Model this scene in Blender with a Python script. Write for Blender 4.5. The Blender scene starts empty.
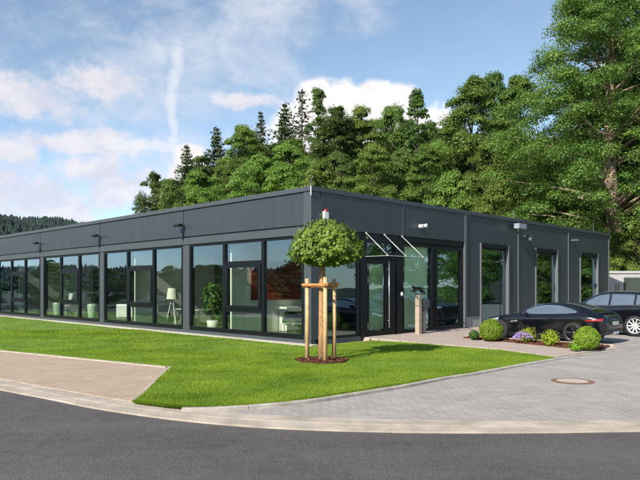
import bpy, bmesh, math, random
import numpy as np
from mathutils import Vector, Matrix
from mathutils.bvhtree import BVHTree

# ------------------------------------------------------------------ camera, sky, sun, exposure
SC = bpy.context.scene
COL = SC.collection
F_PX, CAM_H, HZ, CX = 626.5, 1.8, 286.3, 320.0          # focal length in photo pixels, eye height, horizon row
cam_d = bpy.data.cameras.new('camera'); cam = bpy.data.objects.new('camera', cam_d); COL.objects.link(cam)
cam.location = (0, 0, CAM_H); cam.rotation_euler = (math.radians(90), 0, 0)
cam_d.sensor_width = 36; cam_d.lens = 36 * F_PX / 640; cam_d.shift_y = (HZ - 240) / 640
cam_d.clip_start = 0.1; cam_d.clip_end = 3000
SC.camera = cam
SC.view_settings.view_transform = 'Standard'; SC.view_settings.look = 'None'
SC.view_settings.gamma = 1; SC.view_settings.use_curve_mapping = False
SC.view_settings.exposure = 0.72
SC.cycles.max_bounces = 8; SC.cycles.transparent_max_bounces = 16
SC.cycles.caustics_reflective = False; SC.cycles.caustics_refractive = False
SC.cycles.sample_clamp_indirect = 6

SUN_EL = math.radians(34.4)
TRAVEL = Vector((0.612, 0.79, 0)).normalized()          # horizontal direction the light travels
sun_dir = Vector((TRAVEL.x * math.cos(SUN_EL), TRAVEL.y * math.cos(SUN_EL), -math.sin(SUN_EL)))
sd = bpy.data.lights.new('sun', 'SUN'); sd.energy = 4.6; sd.angle = math.radians(0.5); sd.color = (1.0, 0.93, 0.82)
so = bpy.data.objects.new('sun', sd); COL.objects.link(so)
so.rotation_euler = sun_dir.to_track_quat('-Z', 'Y').to_euler()

world = bpy.data.worlds.new('World'); SC.world = world; world.use_nodes = True


class X:
    """tiny expression helper for shader math nodes"""
    nt = None

    def __init__(s, v): s.v = v

    def _m(s, op, *a, clamp=False):
        n = X.nt.nodes.new('ShaderNodeMath'); n.operation = op; n.use_clamp = clamp
        for i, q in enumerate((s,) + a):
            q = q.v if isinstance(q, X) else q
            if isinstance(q, (int, float)): n.inputs[i].default_value = q
            else: X.nt.links.new(q, n.inputs[i])
        return X(n.outputs[0])

    def __add__(s, o): return s._m('ADD', o)
    def __sub__(s, o): return s._m('SUBTRACT', o)
    def __mul__(s, o): return s._m('MULTIPLY', o)
    def __truediv__(s, o): return s._m('DIVIDE', o)
    def __pow__(s, o): return s._m('POWER', o)
    def max(s, o): return s._m('MAXIMUM', o)
    def min(s, o): return s._m('MINIMUM', o)
    def clamp(s): return s._m('ADD', 0.0, clamp=True)
    def sqrt(s): return s._m('SQRT')
    def abs(s): return s._m('ABSOLUTE')

    def ramp(s, a, b):
        n = X.nt.nodes.new('ShaderNodeMapRange'); n.interpolation_type = 'SMOOTHSTEP'
        X.nt.links.new(s.v, n.inputs[0]); n.inputs[1].default_value = a; n.inputs[2].default_value = b
        return X(n.outputs[0])


def px_dir(x, y):
    az = math.atan((x - CX) / F_PX)
    return az, math.atan((HZ - y) / F_PX * math.cos(az))


def build_sky():
    nt = world.node_tree; nt.nodes.clear(); X.nt = nt
    N = nt.nodes.new; Lk = nt.links.new
    out = N('ShaderNodeOutputWorld'); bg = N('ShaderNodeBackground'); bg.inputs[1].default_value = 0.1
    Lk(bg.outputs[0], out.inputs[0])
    sky = N('ShaderNodeTexSky'); sky.sky_type = 'NISHITA'; sky.sun_disc = False
    sky.sun_elevation = SUN_EL; sky.sun_rotation = math.atan2(-TRAVEL.x, -TRAVEL.y)
    sky.air_density = 1.0; sky.dust_density = 0.15; sky.ozone_density = 1.0
    tc = N('ShaderNodeTexCoord'); sep = N('ShaderNodeSeparateXYZ'); Lk(tc.outputs['Generated'], sep.inputs[0])
    x, y, z = (X(sep.outputs[i]) for i in range(3))
    az = x._m('ARCTAN2', y); el = z._m('ARCSINE')

    def noise(sx, sy, scale, detail, rough, dist=0.0, off=0.0):
        c = N('ShaderNodeCombineXYZ')
        Lk((az * sx).v, c.inputs[0]); Lk((el * sy).v, c.inputs[1]); c.inputs[2].default_value = off
        n = N('ShaderNodeTexNoise'); n.inputs['Scale'].default_value = scale; n.inputs['Detail'].default_value = detail
        n.inputs['Roughness'].default_value = rough; n.inputs['Distortion'].default_value = dist
        Lk(c.outputs[0], n.inputs['Vector']); return X(n.outputs['Fac'])

    def blobs(lst):
        m = None
        for (px, py, rx, ry) in lst:
            a, e = px_dir(px, py)
            d = (((az - a) / (rx / F_PX)) ** 2.0 + ((el - e) / (ry / F_PX)) ** 2.0).sqrt()
            v = d * -1.0 + 1.0
            m = v if m is None else m.max(v)
        return m

    puff = noise(1, 1.15, 13, 12, 0.60)
    billow = noise(1, 1.2, 38, 6, 0.6, 0.0, 5.1)
    # wispy cirrus, denser to the left, the upper right nearly clear
    wis = noise(1.0, 2.6, 3.4, 10, 0.62, 0.5, 3.3)
    fine = noise(1.0, 1.7, 11.0, 8, 0.6, 0.3, 7.7)
    left = az.ramp(0.32, -0.30)
    mott = noise(1.0, 1.5, 7.0, 10, 0.62, 0.6, 11.3)
    cirrus = ((wis * 0.55 + mott * 0.55 + (fine - 0.5) * 0.45 + left * 0.09 - 0.10).ramp(0.43, 0.82) * 0.80 * (az.ramp(0.02, 0.26) * -0.75 + 1.0)).clamp()
    # soft pinkish bank low on the left
    low = (blobs([(40, 195, 100, 50), (-60, 200, 130, 60), (130, 190, 80, 36), (90, 170, 60, 24), (60, 143, 120, 16), (30, 100, 60, 26),
                  (110, 86, 60, 22), (15, 150, 40, 30), (250, 100, 60, 12)])
           + (puff - 0.5) * 3.0 + (billow - 0.5) * 0.9 + 0.0)
    low_m = low.ramp(0.05, 0.75) * 0.80
    # the old vapour trail, a ragged vertical wisp
    tr = (blobs([(177, 62, 8, 20), (174, 78, 7, 20), (171, 96, 6, 22), (172, 115, 5, 18), (174, 130, 5, 16), (173, 142, 7, 8), (150, 146, 60, 6)]) + (billow - 0.5) * 1.5 + (fine - 0.5) * 0.9 + 0.1).ramp(0.0, 0.8) * 0.55
    # crisp cumulus towering behind the wood
    cum = (blobs([(345, 104, 30, 26), (318, 104, 30, 26), (374, 97, 28, 20), (398, 106, 26, 24), (360, 128, 90, 32), (438, 124, 26, 24),
                  (420, 140, 60, 26), (300, 135, 40, 30), (190, 158, 20, 16), (183, 182, 22, 24), (262, 150, 14, 10), (515, 97, 14, 10),
                  (700, 60, 90, 40), (780, 110, 160, 60), (-420, 90, 200, 60), (-700, 60, 160, 50)])
           + (puff - 0.5) * 1.25 + (billow - 0.5) * 0.5)
    cum_m = cum.ramp(0.0, 0.40)
    shade = noise(1, 1.3, 9, 7, 0.55, 0.0, 1.7)

    def mix(a, b, f):
        n = N('ShaderNodeMix'); n.data_type = 'RGBA'
        Lk(f.v, n.inputs[0])
        for i, q in ((6, a), (7, b)):
            if isinstance(q, tuple): n.inputs[i].default_value = (*q, 1)
            else: Lk(q, n.inputs[i])
        return n.outputs[2]

    g = N('ShaderNodeMix'); g.data_type = 'RGBA'; g.blend_type = 'MULTIPLY'; g.inputs[0].default_value = 1
    Lk(sky.outputs[0], g.inputs[6]); g.inputs[7].default_value = (1.12, 1.1, 1.04, 1)
    hz = N('ShaderNodeMix'); hz.data_type = 'RGBA'; hz.blend_type = 'MULTIPLY'; Lk(el.ramp(0.32, 0.0).v, hz.inputs[0]); Lk(g.outputs[2], hz.inputs[6]); hz.inputs[7].default_value = (.78, .92, 1.25, 1)
    c = mix(hz.outputs[2], (5.1, 5.25, 5.75), cirrus)
    c = mix(c, mix((5.9, 5.5, 5.6), (4.5, 4.5, 5.1), noise(1, 1.4, 14, 8, 0.6, 0.2, 2.9).ramp(0.40, 0.66)), low_m)
    c = mix(c, (5.6, 5.7, 6.0), tr)
    c = mix(c, mix((6.7, 6.5, 6.4), (5.4, 5.2, 5.35), shade.ramp(0.40, 0.70)), cum_m)
    Lk(c, bg.inputs[0])


build_sky()

# ------------------------------------------------------------------ site frame (the building's corner and two facades)
def ground(x, y, z=0.0):
    Y = F_PX * (CAM_H - z) / (y - HZ); return ((x - CX) / F_PX * Y, Y)


CO = Vector((-0.2784, 19.3763, 0)); RV = Vector((0.7040, 0.7102, 0)); LV = Vector((-0.7102, 0.7040, 0))
ROT = math.atan2(RV.y, RV.x)


def W(u, v, z=0.0): return CO + RV * u + LV * v + Vector((0, 0, z))
def to_local(x, y): d = Vector((x, y, 0)) - CO; return d.dot(RV), d.dot(LV)


# ------------------------------------------------------------------ materials
MATS = {}


def mat(name, col=(.5, .5, .5), rough=.6, metal=0.0, var=0.15, vscale=3.0, bump=0.0, bscale=40.0, coat=0.0, col2=None, spec=0.5, detail=6, coord='Object'):
    if name in MATS: return MATS[name]
    m = bpy.data.materials.new(name); m.use_nodes = True; nt = m.node_tree; N = nt.nodes.new; Lk = nt.links.new
    b = nt.nodes['Principled BSDF']
    b.inputs['Roughness'].default_value = rough; b.inputs['Metallic'].default_value = metal
    b.inputs['Specular IOR Level'].default_value = spec; b.inputs['Coat Weight'].default_value = coat; b.inputs['Coat Roughness'].default_value = 0.02
    tc = N('ShaderNodeTexCoord'); n = N('ShaderNodeTexNoise'); n.inputs['Scale'].default_value = vscale; n.inputs['Detail'].default_value = detail
    Lk(tc.outputs[coord], n.inputs['Vector'])
    mx = N('ShaderNodeMix'); mx.data_type = 'RGBA'
    c1 = tuple(c * (1 - var) for c in col); c2 = col2 or tuple(min(1, c * (1 + var)) for c in col)
    mx.inputs[6].default_value = (*c1, 1); mx.inputs[7].default_value = (*c2, 1)
    r = N('ShaderNodeMapRange'); r.inputs[1].default_value = .3; r.inputs[2].default_value = .7
    Lk(n.outputs['Fac'], r.inputs[0]); Lk(r.outputs[0], mx.inputs[0]); Lk(mx.outputs[2], b.inputs['Base Color'])
    if bump:
        n2 = N('ShaderNodeTexNoise'); n2.inputs['Scale'].default_value = bscale; n2.inputs['Detail'].default_value = 4
        Lk(tc.outputs[coord], n2.inputs['Vector'])
        bp = N('ShaderNodeBump'); bp.inputs['Strength'].default_value = bump; bp.inputs['Distance'].default_value = .02
        Lk(n2.outputs['Fac'], bp.inputs['Height']); Lk(bp.outputs[0], b.inputs['Normal'])
    MATS[name] = m; return m


def leaf_mat(name, c1, c2, scale=.5, trans=.35, rough=.5):
    if name in MATS: return MATS[name]
    m = bpy.data.materials.new(name); m.use_nodes = True; nt = m.node_tree; N = nt.nodes.new; Lk = nt.links.new
    b = nt.nodes['Principled BSDF']; out = nt.nodes['Material Output']; b.inputs['Roughness'].default_value = rough
    b.inputs['Specular IOR Level'].default_value = .35
    tc = N('ShaderNodeTexCoord'); n = N('ShaderNodeTexNoise'); n.inputs['Scale'].default_value = scale; n.inputs['Detail'].default_value = 8
    Lk(tc.outputs['Object'], n.inputs['Vector'])
    oi = N('ShaderNodeObjectInfo')
    r = N('ShaderNodeMapRange'); r.inputs[1].default_value = .32; r.inputs[2].default_value = .68; Lk(n.outputs['Fac'], r.inputs[0])
    mx = N('ShaderNodeMix'); mx.data_type = 'RGBA'; mx.inputs[6].default_value = (*c1, 1); mx.inputs[7].default_value = (*c2, 1)
    Lk(r.outputs[0], mx.inputs[0])
    hs = N('ShaderNodeHueSaturation'); Lk(mx.outputs[2], hs.inputs['Color'])
    rr = N('ShaderNodeMapRange'); rr.inputs[3].default_value = .485; rr.inputs[4].default_value = .515; Lk(oi.outputs['Random'], rr.inputs[0]); Lk(rr.outputs[0], hs.inputs['Hue'])
    rv = N('ShaderNodeMapRange'); rv.inputs[3].default_value = .8; rv.inputs[4].default_value = 1.2; Lk(oi.outputs['Random'], rv.inputs[0]); Lk(rv.outputs[0], hs.inputs['Value'])
    Lk(hs.outputs[0], b.inputs['Base Color'])
    t = N('ShaderNodeBsdfTranslucent'); Lk(hs.outputs[0], t.inputs['Color'])
    ms = N('ShaderNodeMixShader'); ms.inputs[0].default_value = trans
    Lk(b.outputs[0], ms.inputs[1]); Lk(t.outputs[0], ms.inputs[2]); Lk(ms.outputs[0], out.inputs[0])
    MATS[name] = m; return m


def glass_mat(name, tint, boost=1.0, base=.05):
    if name in MATS: return MATS[name]
    m = bpy.data.materials.new(name); m.use_nodes = True; nt = m.node_tree; nt.nodes.clear(); X.nt = nt; N = nt.nodes.new; Lk = nt.links.new
    out = N('ShaderNodeOutputMaterial'); geo = N('ShaderNodeNewGeometry')
    d = N('ShaderNodeVectorMath'); d.operation = 'DOT_PRODUCT'; Lk(geo.outputs['Incoming'], d.inputs[0]); Lk(geo.outputs['Normal'], d.inputs[1])
    c = X(d.outputs['Value']).abs()
    fr = (((c * -1.0 + 1.0) ** 4.0) * (1 - base) * boost + base).min(1.0)
    tr = N('ShaderNodeBsdfTransparent'); tr.inputs[0].default_value = (*tint, 1)
    gl = N('ShaderNodeBsdfGlossy'); gl.inputs['Roughness'].default_value = 0.0; gl.inputs[0].default_value = (.66, .84, 1.0, 1)
    ms = N('ShaderNodeMixShader'); wv = N('ShaderNodeTexNoise'); wv.inputs['Scale'].default_value = .75; wv.inputs['Detail'].default_value = 1; tco = N('ShaderNodeTexCoord'); Lk(tco.outputs['Object'], wv.inputs['Vector'])
    wb = N('ShaderNodeBump'); wb.inputs['Strength'].default_value = .13; wb.inputs['Distance'].default_value = .03; Lk(wv.outputs['Fac'], wb.inputs['Height']); Lk(wb.outputs[0], gl.inputs['Normal'])
    Lk(fr.v, ms.inputs[0]); Lk(tr.outputs[0], ms.inputs[1]); Lk(gl.outputs[0], ms.inputs[2]); Lk(ms.outputs[0], out.inputs[0])
    MATS[name] = m; return m


def paver_mat(name, c1, c2, mortar, bw, bh, rot, msize=.006, stain=.25, bump=.35, offset=.5, squash=1.0):
    """brick-pattern stone; coordinates are the object's own, in metres"""
    if name in MATS: return MATS[name]
    m = bpy.data.materials.new(name); m.use_nodes = True; nt = m.node_tree; N = nt.nodes.new; Lk = nt.links.new
    b = nt.nodes['Principled BSDF']; b.inputs['Roughness'].default_value = .85; b.inputs['Specular IOR Level'].default_value = .3
    tc = N('ShaderNodeTexCoord'); mp = N('ShaderNodeMapping'); mp.inputs['Rotation'].default_value = (0, 0, rot); Lk(tc.outputs['Object'], mp.inputs[0])
    br = N('ShaderNodeTexBrick'); br.offset = offset; Lk(mp.outputs[0], br.inputs['Vector'])
    br.inputs['Scale'].default_value = 1; br.inputs['Brick Width'].default_value = bw; br.inputs['Row Height'].default_value = bh
    br.inputs['Mortar Size'].default_value = msize; br.inputs['Mortar Smooth'].default_value = .3
    br.inputs['Color1'].default_value = (*c1, 1); br.inputs['Color2'].default_value = (*c2, 1); br.inputs['Mortar'].default_value = (*mortar, 1)
    n = N('ShaderNodeTexNoise'); n.inputs['Scale'].default_value = .9; n.inputs['Detail'].default_value = 9; n.inputs['Roughness'].default_value = .65; Lk(tc.outputs['Object'], n.inputs['Vector'])
    n2 = N('ShaderNodeTexNoise'); n2.inputs['Scale'].default_value = 55; n2.inputs['Detail'].default_value = 5; Lk(tc.outputs['Object'], n2.inputs['Vector'])
    X.nt = nt
    f = (X(n.outputs['Fac']) - .5) * (2 * stain) + (X(n2.outputs['Fac']) - .5) * .5 + 1.0
    mul = N('ShaderNodeVectorMath'); mul.operation = 'SCALE'; Lk(br.outputs['Color'], mul.inputs[0]); Lk(f.v, mul.inputs['Scale'])
    Lk(mul.outputs[0], b.inputs['Base Color'])
    bp = N('ShaderNodeBump'); bp.inputs['Strength'].default_value = bump; bp.inputs['Distance'].default_value = .01
    hgt = X(br.outputs['Fac']) * -1.0 + X(n2.outputs['Fac']) * .5
    Lk(hgt.v, bp.inputs['Height']); Lk(bp.outputs[0], b.inputs['Normal'])
    MATS[name] = m; return m


def asphalt_mat():
    m = bpy.data.materials.new('asphalt'); m.use_nodes = True; nt = m.node_tree; N = nt.nodes.new; Lk = nt.links.new; X.nt = nt
    b = nt.nodes['Principled BSDF']; b.inputs['Roughness'].default_value = .8; b.inputs['Specular IOR Level'].default_value = .35
    tc = N('ShaderNodeTexCoord')

    def ns(s, d=4, r=.6):
        n = N('ShaderNodeTexNoise'); n.inputs['Scale'].default_value = s; n.inputs['Detail'].default_value = d; n.inputs['Roughness'].default_value = r
        Lk(tc.outputs['Object'], n.inputs['Vector']); return X(n.outputs['Fac'])
    vo = N('ShaderNodeTexVoronoi'); vo.inputs['Scale'].default_value = 95; Lk(tc.outputs['Object'], vo.inputs['Vector'])
    vcol = N('ShaderNodeSeparateColor'); Lk(vo.outputs['Color'], vcol.inputs[0])
    mpt = N('ShaderNodeMapping'); mpt.inputs['Scale'].default_value = (.12, 1.1, 1); Lk(tc.outputs['Object'], mpt.inputs[0]); nty = N('ShaderNodeTexNoise'); nty.inputs['Scale'].default_value = 1.0; nty.inputs['Detail'].default_value = 5; Lk(mpt.outputs[0], nty.inputs['Vector']); tyre = X(nty.outputs['Fac'])
    stone = X(vcol.outputs[0]).ramp(.55, 1.0)
    grain = ns(130, 3)
    f = stone * .06 + (grain - .5) * .055 + (ns(.45, 9) - .5) * .06 + (ns(5, 7) - .5) * .045 + .070 + (tyre - .5) * .05
    f = f.max(.012)
    cc = N('ShaderNodeCombineColor')
    for i, k in enumerate((1.10, 1.0, .96)): Lk((f * k).v, cc.inputs[i])
    Lk(cc.outputs[0], b.inputs['Base Color'])
    bp = N('ShaderNodeBump'); bp.inputs['Strength'].default_value = .7; bp.inputs['Distance'].default_value = .008
    Lk((X(vo.outputs['Distance']) * -1.0 + grain).v, bp.inputs['Height']); Lk(bp.outputs[0], b.inputs['Normal'])
    return m


M_PANEL_L = mat('anthracite_panel', (.030, .037, .043), .45, var=.06, vscale=.6, coat=0.0)
M_FRAME = mat('frame_metal', (.0035, .0045, .006), .4, var=.08, vscale=2, spec=.3)
M_TRIM = mat('trim_metal', (.050, .060, .067), .42, var=.06, vscale=2)
M_SILVER = mat('silver_strip', (.13, .145, .155), .4, metal=.2, var=.05)
M_STEEL = mat('brushed_steel', (.62, .63, .64), .25, metal=.9, var=.05)
M_DARK = mat('black_plastic', (.012, .012, .014), .45, var=.1)
M_WHITE = mat('white_plastic', (.78, .78, .76), .4, var=.03)
M_ROD = mat('satin_steel', (.50, .51, .50), .35, metal=.3, var=.05)
M_RED = mat('red_plastic', (.32, .012, .012), .3, var=.05)
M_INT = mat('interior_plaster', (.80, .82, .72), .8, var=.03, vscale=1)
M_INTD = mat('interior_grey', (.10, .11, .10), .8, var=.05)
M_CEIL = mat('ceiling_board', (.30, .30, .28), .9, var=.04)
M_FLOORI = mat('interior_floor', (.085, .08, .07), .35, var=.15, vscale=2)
M_CONC = mat('concrete', (.30, .29, .275), .85, var=.18, vscale=5, bump=.3, bscale=60)
M_GLASS = glass_mat('window_glass', (.96, .985, .955), 2.1, .10)
M_GLASSD = glass_mat('door_glass', (.90, .97, .91), 1.7, .09)
M_GLASSC = glass_mat('canopy_glass', (.97, .985, .975), .9, .04)
M_WOODP = mat('peeled_pine', (.52, .34, .17), .75, var=.22, vscale=6, bump=.3, bscale=30)
M_JUTE = mat('jute_wrap', (.38, .22, .10), .95, var=.3, vscale=14, bump=.8, bscale=80)
M_BARK = mat('bark_brown', (.30, .21, .14), .9, var=.45, vscale=3, bump=1, bscale=14)
M_BARKD = mat('bark_dark', (.10, .08, .06), .95, var=.4, vscale=3, bump=1, bscale=14)
M_MULCH = mat('mulch', (.085, .030, .014), .95, var=.6, vscale=40, bump=1.0, bscale=45)
M_PAINT = mat('black_car_paint', (.003, .0035, .006), .18, var=.03, coat=.55, spec=.5)
M_PAINTB = mat('midnight_car_paint', (.0045, .005, .008), .18, var=.03, coat=.6, spec=.5)
M_TYRE = mat('tyre_rubber', (.013, .013, .013), .8, var=.1)
M_RIMD = mat('dark_alloy', (.09, .09, .095), .3, metal=.9, var=.05)
M_RIMS = mat('silver_alloy', (.70, .70, .71), .3, metal=.55, var=.04)
M_CGLASS = mat('car_glass', (.17, .22, .27), .04, metal=.55, var=.03, spec=1.0, coat=1.0)
M_CHROME = mat('chrome', (.85, .86, .87), .12, metal=1.0, var=.02)
M_TAIL = mat('tail_light_red', (.30, .006, .010), .12, var=.06, coat=1.0)
M_LAMPG = mat('headlight_glass', (.42, .45, .48), .1, metal=.4, var=.05, coat=1)
M_BRAKE = mat('brake_red', (.22, .015, .012), .4, var=.05)


# ------------------------------------------------------------------ mesh building helpers
class MB:
    def __init__(s): s.v = []; s.f = []

    def add(s, vs, fs):
        o = len(s.v); s.v += [tuple(p) for p in vs]; s.f += [tuple(i + o for i in f) for f in fs]; return s

    def box(s, x0, x1, y0, y1, z0, z1):
        return s.add([(x0, y0, z0), (x1, y0, z0), (x1, y1, z0), (x0, y1, z0), (x0, y0, z1), (x1, y0, z1), (x1, y1, z1), (x0, y1, z1)],
                     [(3, 2, 1, 0), (4, 5, 6, 7), (0, 1, 5, 4), (1, 2, 6, 5), (2, 3, 7, 6), (3, 0, 4, 7)])

    def prism(s, poly, z0, z1):
        n = len(poly)
        a = sum(poly[i][0] * poly[(i + 1) % n][1] - poly[(i + 1) % n][0] * poly[i][1] for i in range(n))
        if a < 0: poly = poly[::-1]
        return s.add([(p[0], p[1], z0) for p in poly] + [(p[0], p[1], z1) for p in poly],
                     [tuple(range(n))[::-1], tuple(range(n, 2 * n))] + [(i, (i + 1) % n, n + (i + 1) % n, n + i) for i in range(n)])

    def tube(s, pts, rad, n=8, cap=True):
        pts = [Vector(p) for p in pts]
        if not hasattr(rad, '__len__'): rad = [rad] * len(pts)
        o = len(s.v); up = None
        for i, p in enumerate(pts):
            d = (pts[min(i + 1, len(pts) - 1)] - pts[max(i - 1, 0)]).normalized()
            if up is None: up = d.orthogonal().normalized()
            a = (up - d * up.dot(d)).normalized(); b = d.cross(a); up = a
            for k in range(n):
                t = 2 * math.pi * k / n; s.v.append(tuple(p + (a * math.cos(t) + b * math.sin(t)) * rad[i]))
        for i in range(len(pts) - 1):
            for k in range(n):
                q = (k + 1) % n; s.f.append((o + i * n + k, o + i * n + q, o + (i + 1) * n + q, o + (i + 1) * n + k))
        if cap:
            s.f.append(tuple(o + k for k in range(n))[::-1]); e = o + (len(pts) - 1) * n; s.f.append(tuple(e + k for k in range(n)))
        return s

    def lathe(s, prof, n=24, axis='z', c=(0, 0, 0), cap=True):
        o = len(s.v)
        for (r, h) in prof:
            for k in range(n):
                t = 2 * math.pi * k / n; a, b = r * math.cos(t), r * math.sin(t)
                p = (a, b, h) if axis == 'z' else ((a, h, -b) if axis == 'y' else (h, a, b))
                s.v.append((p[0] + c[0], p[1] + c[1], p[2] + c[2]))
        for i in range(len(prof) - 1):
            for k in range(n):
                q = (k + 1) % n; s.f.append((o + i * n + k, o + i * n + q, o + (i + 1) * n + q, o + (i + 1) * n + k))
        if cap:
            s.f.append(tuple(o + k for k in range(n))[::-1]); e = o + (len(prof) - 1) * n; s.f.append(tuple(e + k for k in range(n)))
        return s

    def build(s, name, m, parent=None, smooth=False, bevel=0.0, loc=None):
        me = bpy.data.meshes.new(name); me.from_pydata(s.v, [], s.f); me.update()
        return link(name, me, m, parent, smooth, bevel, loc)


def link(name, me, m, parent=None, smooth=False, bevel=0.0, loc=None):
    o = bpy.data.objects.new(name, me); COL.objects.link(o)
    me.materials.append(m)
    if smooth: me.polygons.foreach_set('use_smooth', [True] * len(me.polygons))
    if parent is not None: o.parent = parent
    if loc is not None: o.location = loc
    if bevel:
        b = o.modifiers.new('bevel', 'BEVEL'); b.width = bevel; b.segments = 2; b.limit_method = 'ANGLE'
    return o


def tag(o, label=None, cat=None, group=None, kind=None):
    if label: o['label'] = label
    if cat: o['category'] = cat
    if group: o['group'] = group
    if kind: o['kind'] = kind
    return o


def thing(name, label, cat, loc=(0, 0, 0), rotz=0.0, group=None):
    o = bpy.data.objects.new(name, None); COL.objects.link(o); o.empty_display_size = .3
    o.location = loc; o.rotation_euler = (0, 0, rotz); return tag(o, label, cat, group)


def copy_tree(o, parent=None):
    c = o.copy(); COL.objects.link(c); c.parent = parent
    for ch in o.children: copy_tree(ch, c)
    return c


def mesh_np(name, V, F, k):
    """fast mesh from numpy: V (n,3), F (m,k)"""
    me = bpy.data.meshes.new(name); V = np.asarray(V, np.float32); F = np.asarray(F, np.int32)
    me.vertices.add(len(V)); me.vertices.foreach_set('co', V.ravel())
    me.loops.add(F.size); me.loops.foreach_set('vertex_index', F.ravel())
    me.polygons.add(len(F)); me.polygons.foreach_set('loop_start', np.arange(0, F.size, k, dtype=np.int32))
    me.update(calc_edges=True); me.validate(); return me


def unit(a): return a / np.maximum(np.linalg.norm(a, axis=1, keepdims=True), 1e-9)


def leaf_quads(rs, P, Nn, size, aspect=.6):
    """diamond leaves (4 verts) at P, facing Nn"""
    n = len(P); Nn = unit(Nn); t = unit(np.cross(Nn, rs.normal(size=(n, 3)))); b = np.cross(Nn, t)
    s = np.asarray(size).reshape(-1, 1) * np.ones((n, 1)) * .5
    V = np.stack([P + t * s, P + b * s * aspect + Nn * s * .15, P - t * s, P - b * s * aspect + Nn * s * .15], 1).reshape(-1, 3)
    return V, np.arange(4 * n).reshape(n, 4)


# ------------------------------------------------------------------ ground, road, paving
def struct(o): return tag(o, kind='structure')


def sheet(name, poly, zf, m, step=None, skirt=0.0, matrix=None):
    """a polygon laid out in world metres whose height follows zf(x, y); optional downward skirt"""
    bm = bmesh.new(); vs = [bm.verts.new((p[0], p[1], 0)) for p in poly]; bm.faces.new(vs)
    if step:
        xs = [p[0] for p in poly]; ys = [p[1] for p in poly]
        for ax, lo, hi in ((0, min(xs), max(xs)), (1, min(ys), max(ys))):
            q = lo + step
            while q < hi:
                bmesh.ops.bisect_plane(bm, geom=bm.verts[:] + bm.edges[:] + bm.faces[:], plane_co=(q, 0, 0) if ax == 0 else (0, q, 0),
                                       plane_no=(1, 0, 0) if ax == 0 else (0, 1, 0)); q += step
    bmesh.ops.triangulate(bm, faces=bm.faces[:])
    for v in bm.verts: v.co.z = zf(v.co.x, v.co.y)
    bmesh.ops.recalc_face_normals(bm, faces=bm.faces[:])
    if sum(f.normal.z for f in bm.faces) < 0: bmesh.ops.reverse_faces(bm, faces=bm.faces[:])
    if skirt:
        be = [e for e in bm.edges if e.is_boundary]
        r = bmesh.ops.extrude_edge_only(bm, edges=be)
        for g in r['geom']:
            if isinstance(g, bmesh.types.BMVert): g.co.z -= skirt
        bmesh.ops.recalc_face_normals(bm, faces=bm.faces[:])
    me = bpy.data.meshes.new(name); bm.to_mesh(me); bm.free()
    return link(name, me, m)


def px(x, y, z=0.0): return ground(x, y, z)
def lw(u, v): p = W(u, v); return (p.x, p.y)


def spline(pts, n):
    P = [np.array(p, float) for p in pts]; P = [2 * P[0] - P[1]] + P + [2 * P[-1] - P[-2]]; out = []
    for i in range(1, len(P) - 2):
        for k in range(n):
            t = k / n
            out.append(.5 * ((2 * P[i]) + (-P[i - 1] + P[i + 1]) * t + (2 * P[i - 1] - 5 * P[i] + 4 * P[i + 1] - P[i + 2]) * t * t + (-P[i - 1] + 3 * P[i] - 3 * P[i + 1] + P[i + 2]) * t ** 3))
    out.append(P[-2]); return [tuple(p) for p in out]


ZK = -.06
lowp = [px(*p, z=ZK) for p in [(0, 389), (50, 398.5), (100, 408.3), (175, 418.7), (250, 425.5), (320, 429), (400, 431), (480, 431.6), (560, 431.2), (640, 430)]]
upp = [px(*p, z=ZK) for p in [(0, 379.5), (50, 388.5), (125, 401.3), (180, 408.6), (250, 414.3), (320, 417.3), (400, 419.8), (480, 421), (560, 421.2), (640, 420.4)]]


def extend(ps, L0, L1):
    a = np.array(ps[0]) - np.array(ps[1]); a /= np.linalg.norm(a); b = np.array(ps[-1]) - np.array(ps[-2]); b /= np.linalg.norm(b)
    return [tuple(np.array(ps[0]) + a * L0), tuple(np.array(ps[0]) + a * L0 * .4)] + ps + [tuple(np.array(ps[-1]) + b * L1 * .4), tuple(np.array(ps[-1]) + b * L1)]


lowc = spline(extend(lowp, 22, 22), 6); upc = spline(extend(upp, 22, 22), 6)

g = sheet('ground', [(-900, -300), (900, -300), (900, 1500), (-900, 1500)], lambda x, y: -.45,
          mat('meadow_soil', (.03, .045, .014), .95, var=.35, vscale=.05))
struct(g)
road = sheet('road', [lowc[0]] + lowc[1:] + [(40, -30), (-40, -30)], lambda x, y: -.085, asphalt_mat()); struct(road)

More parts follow.
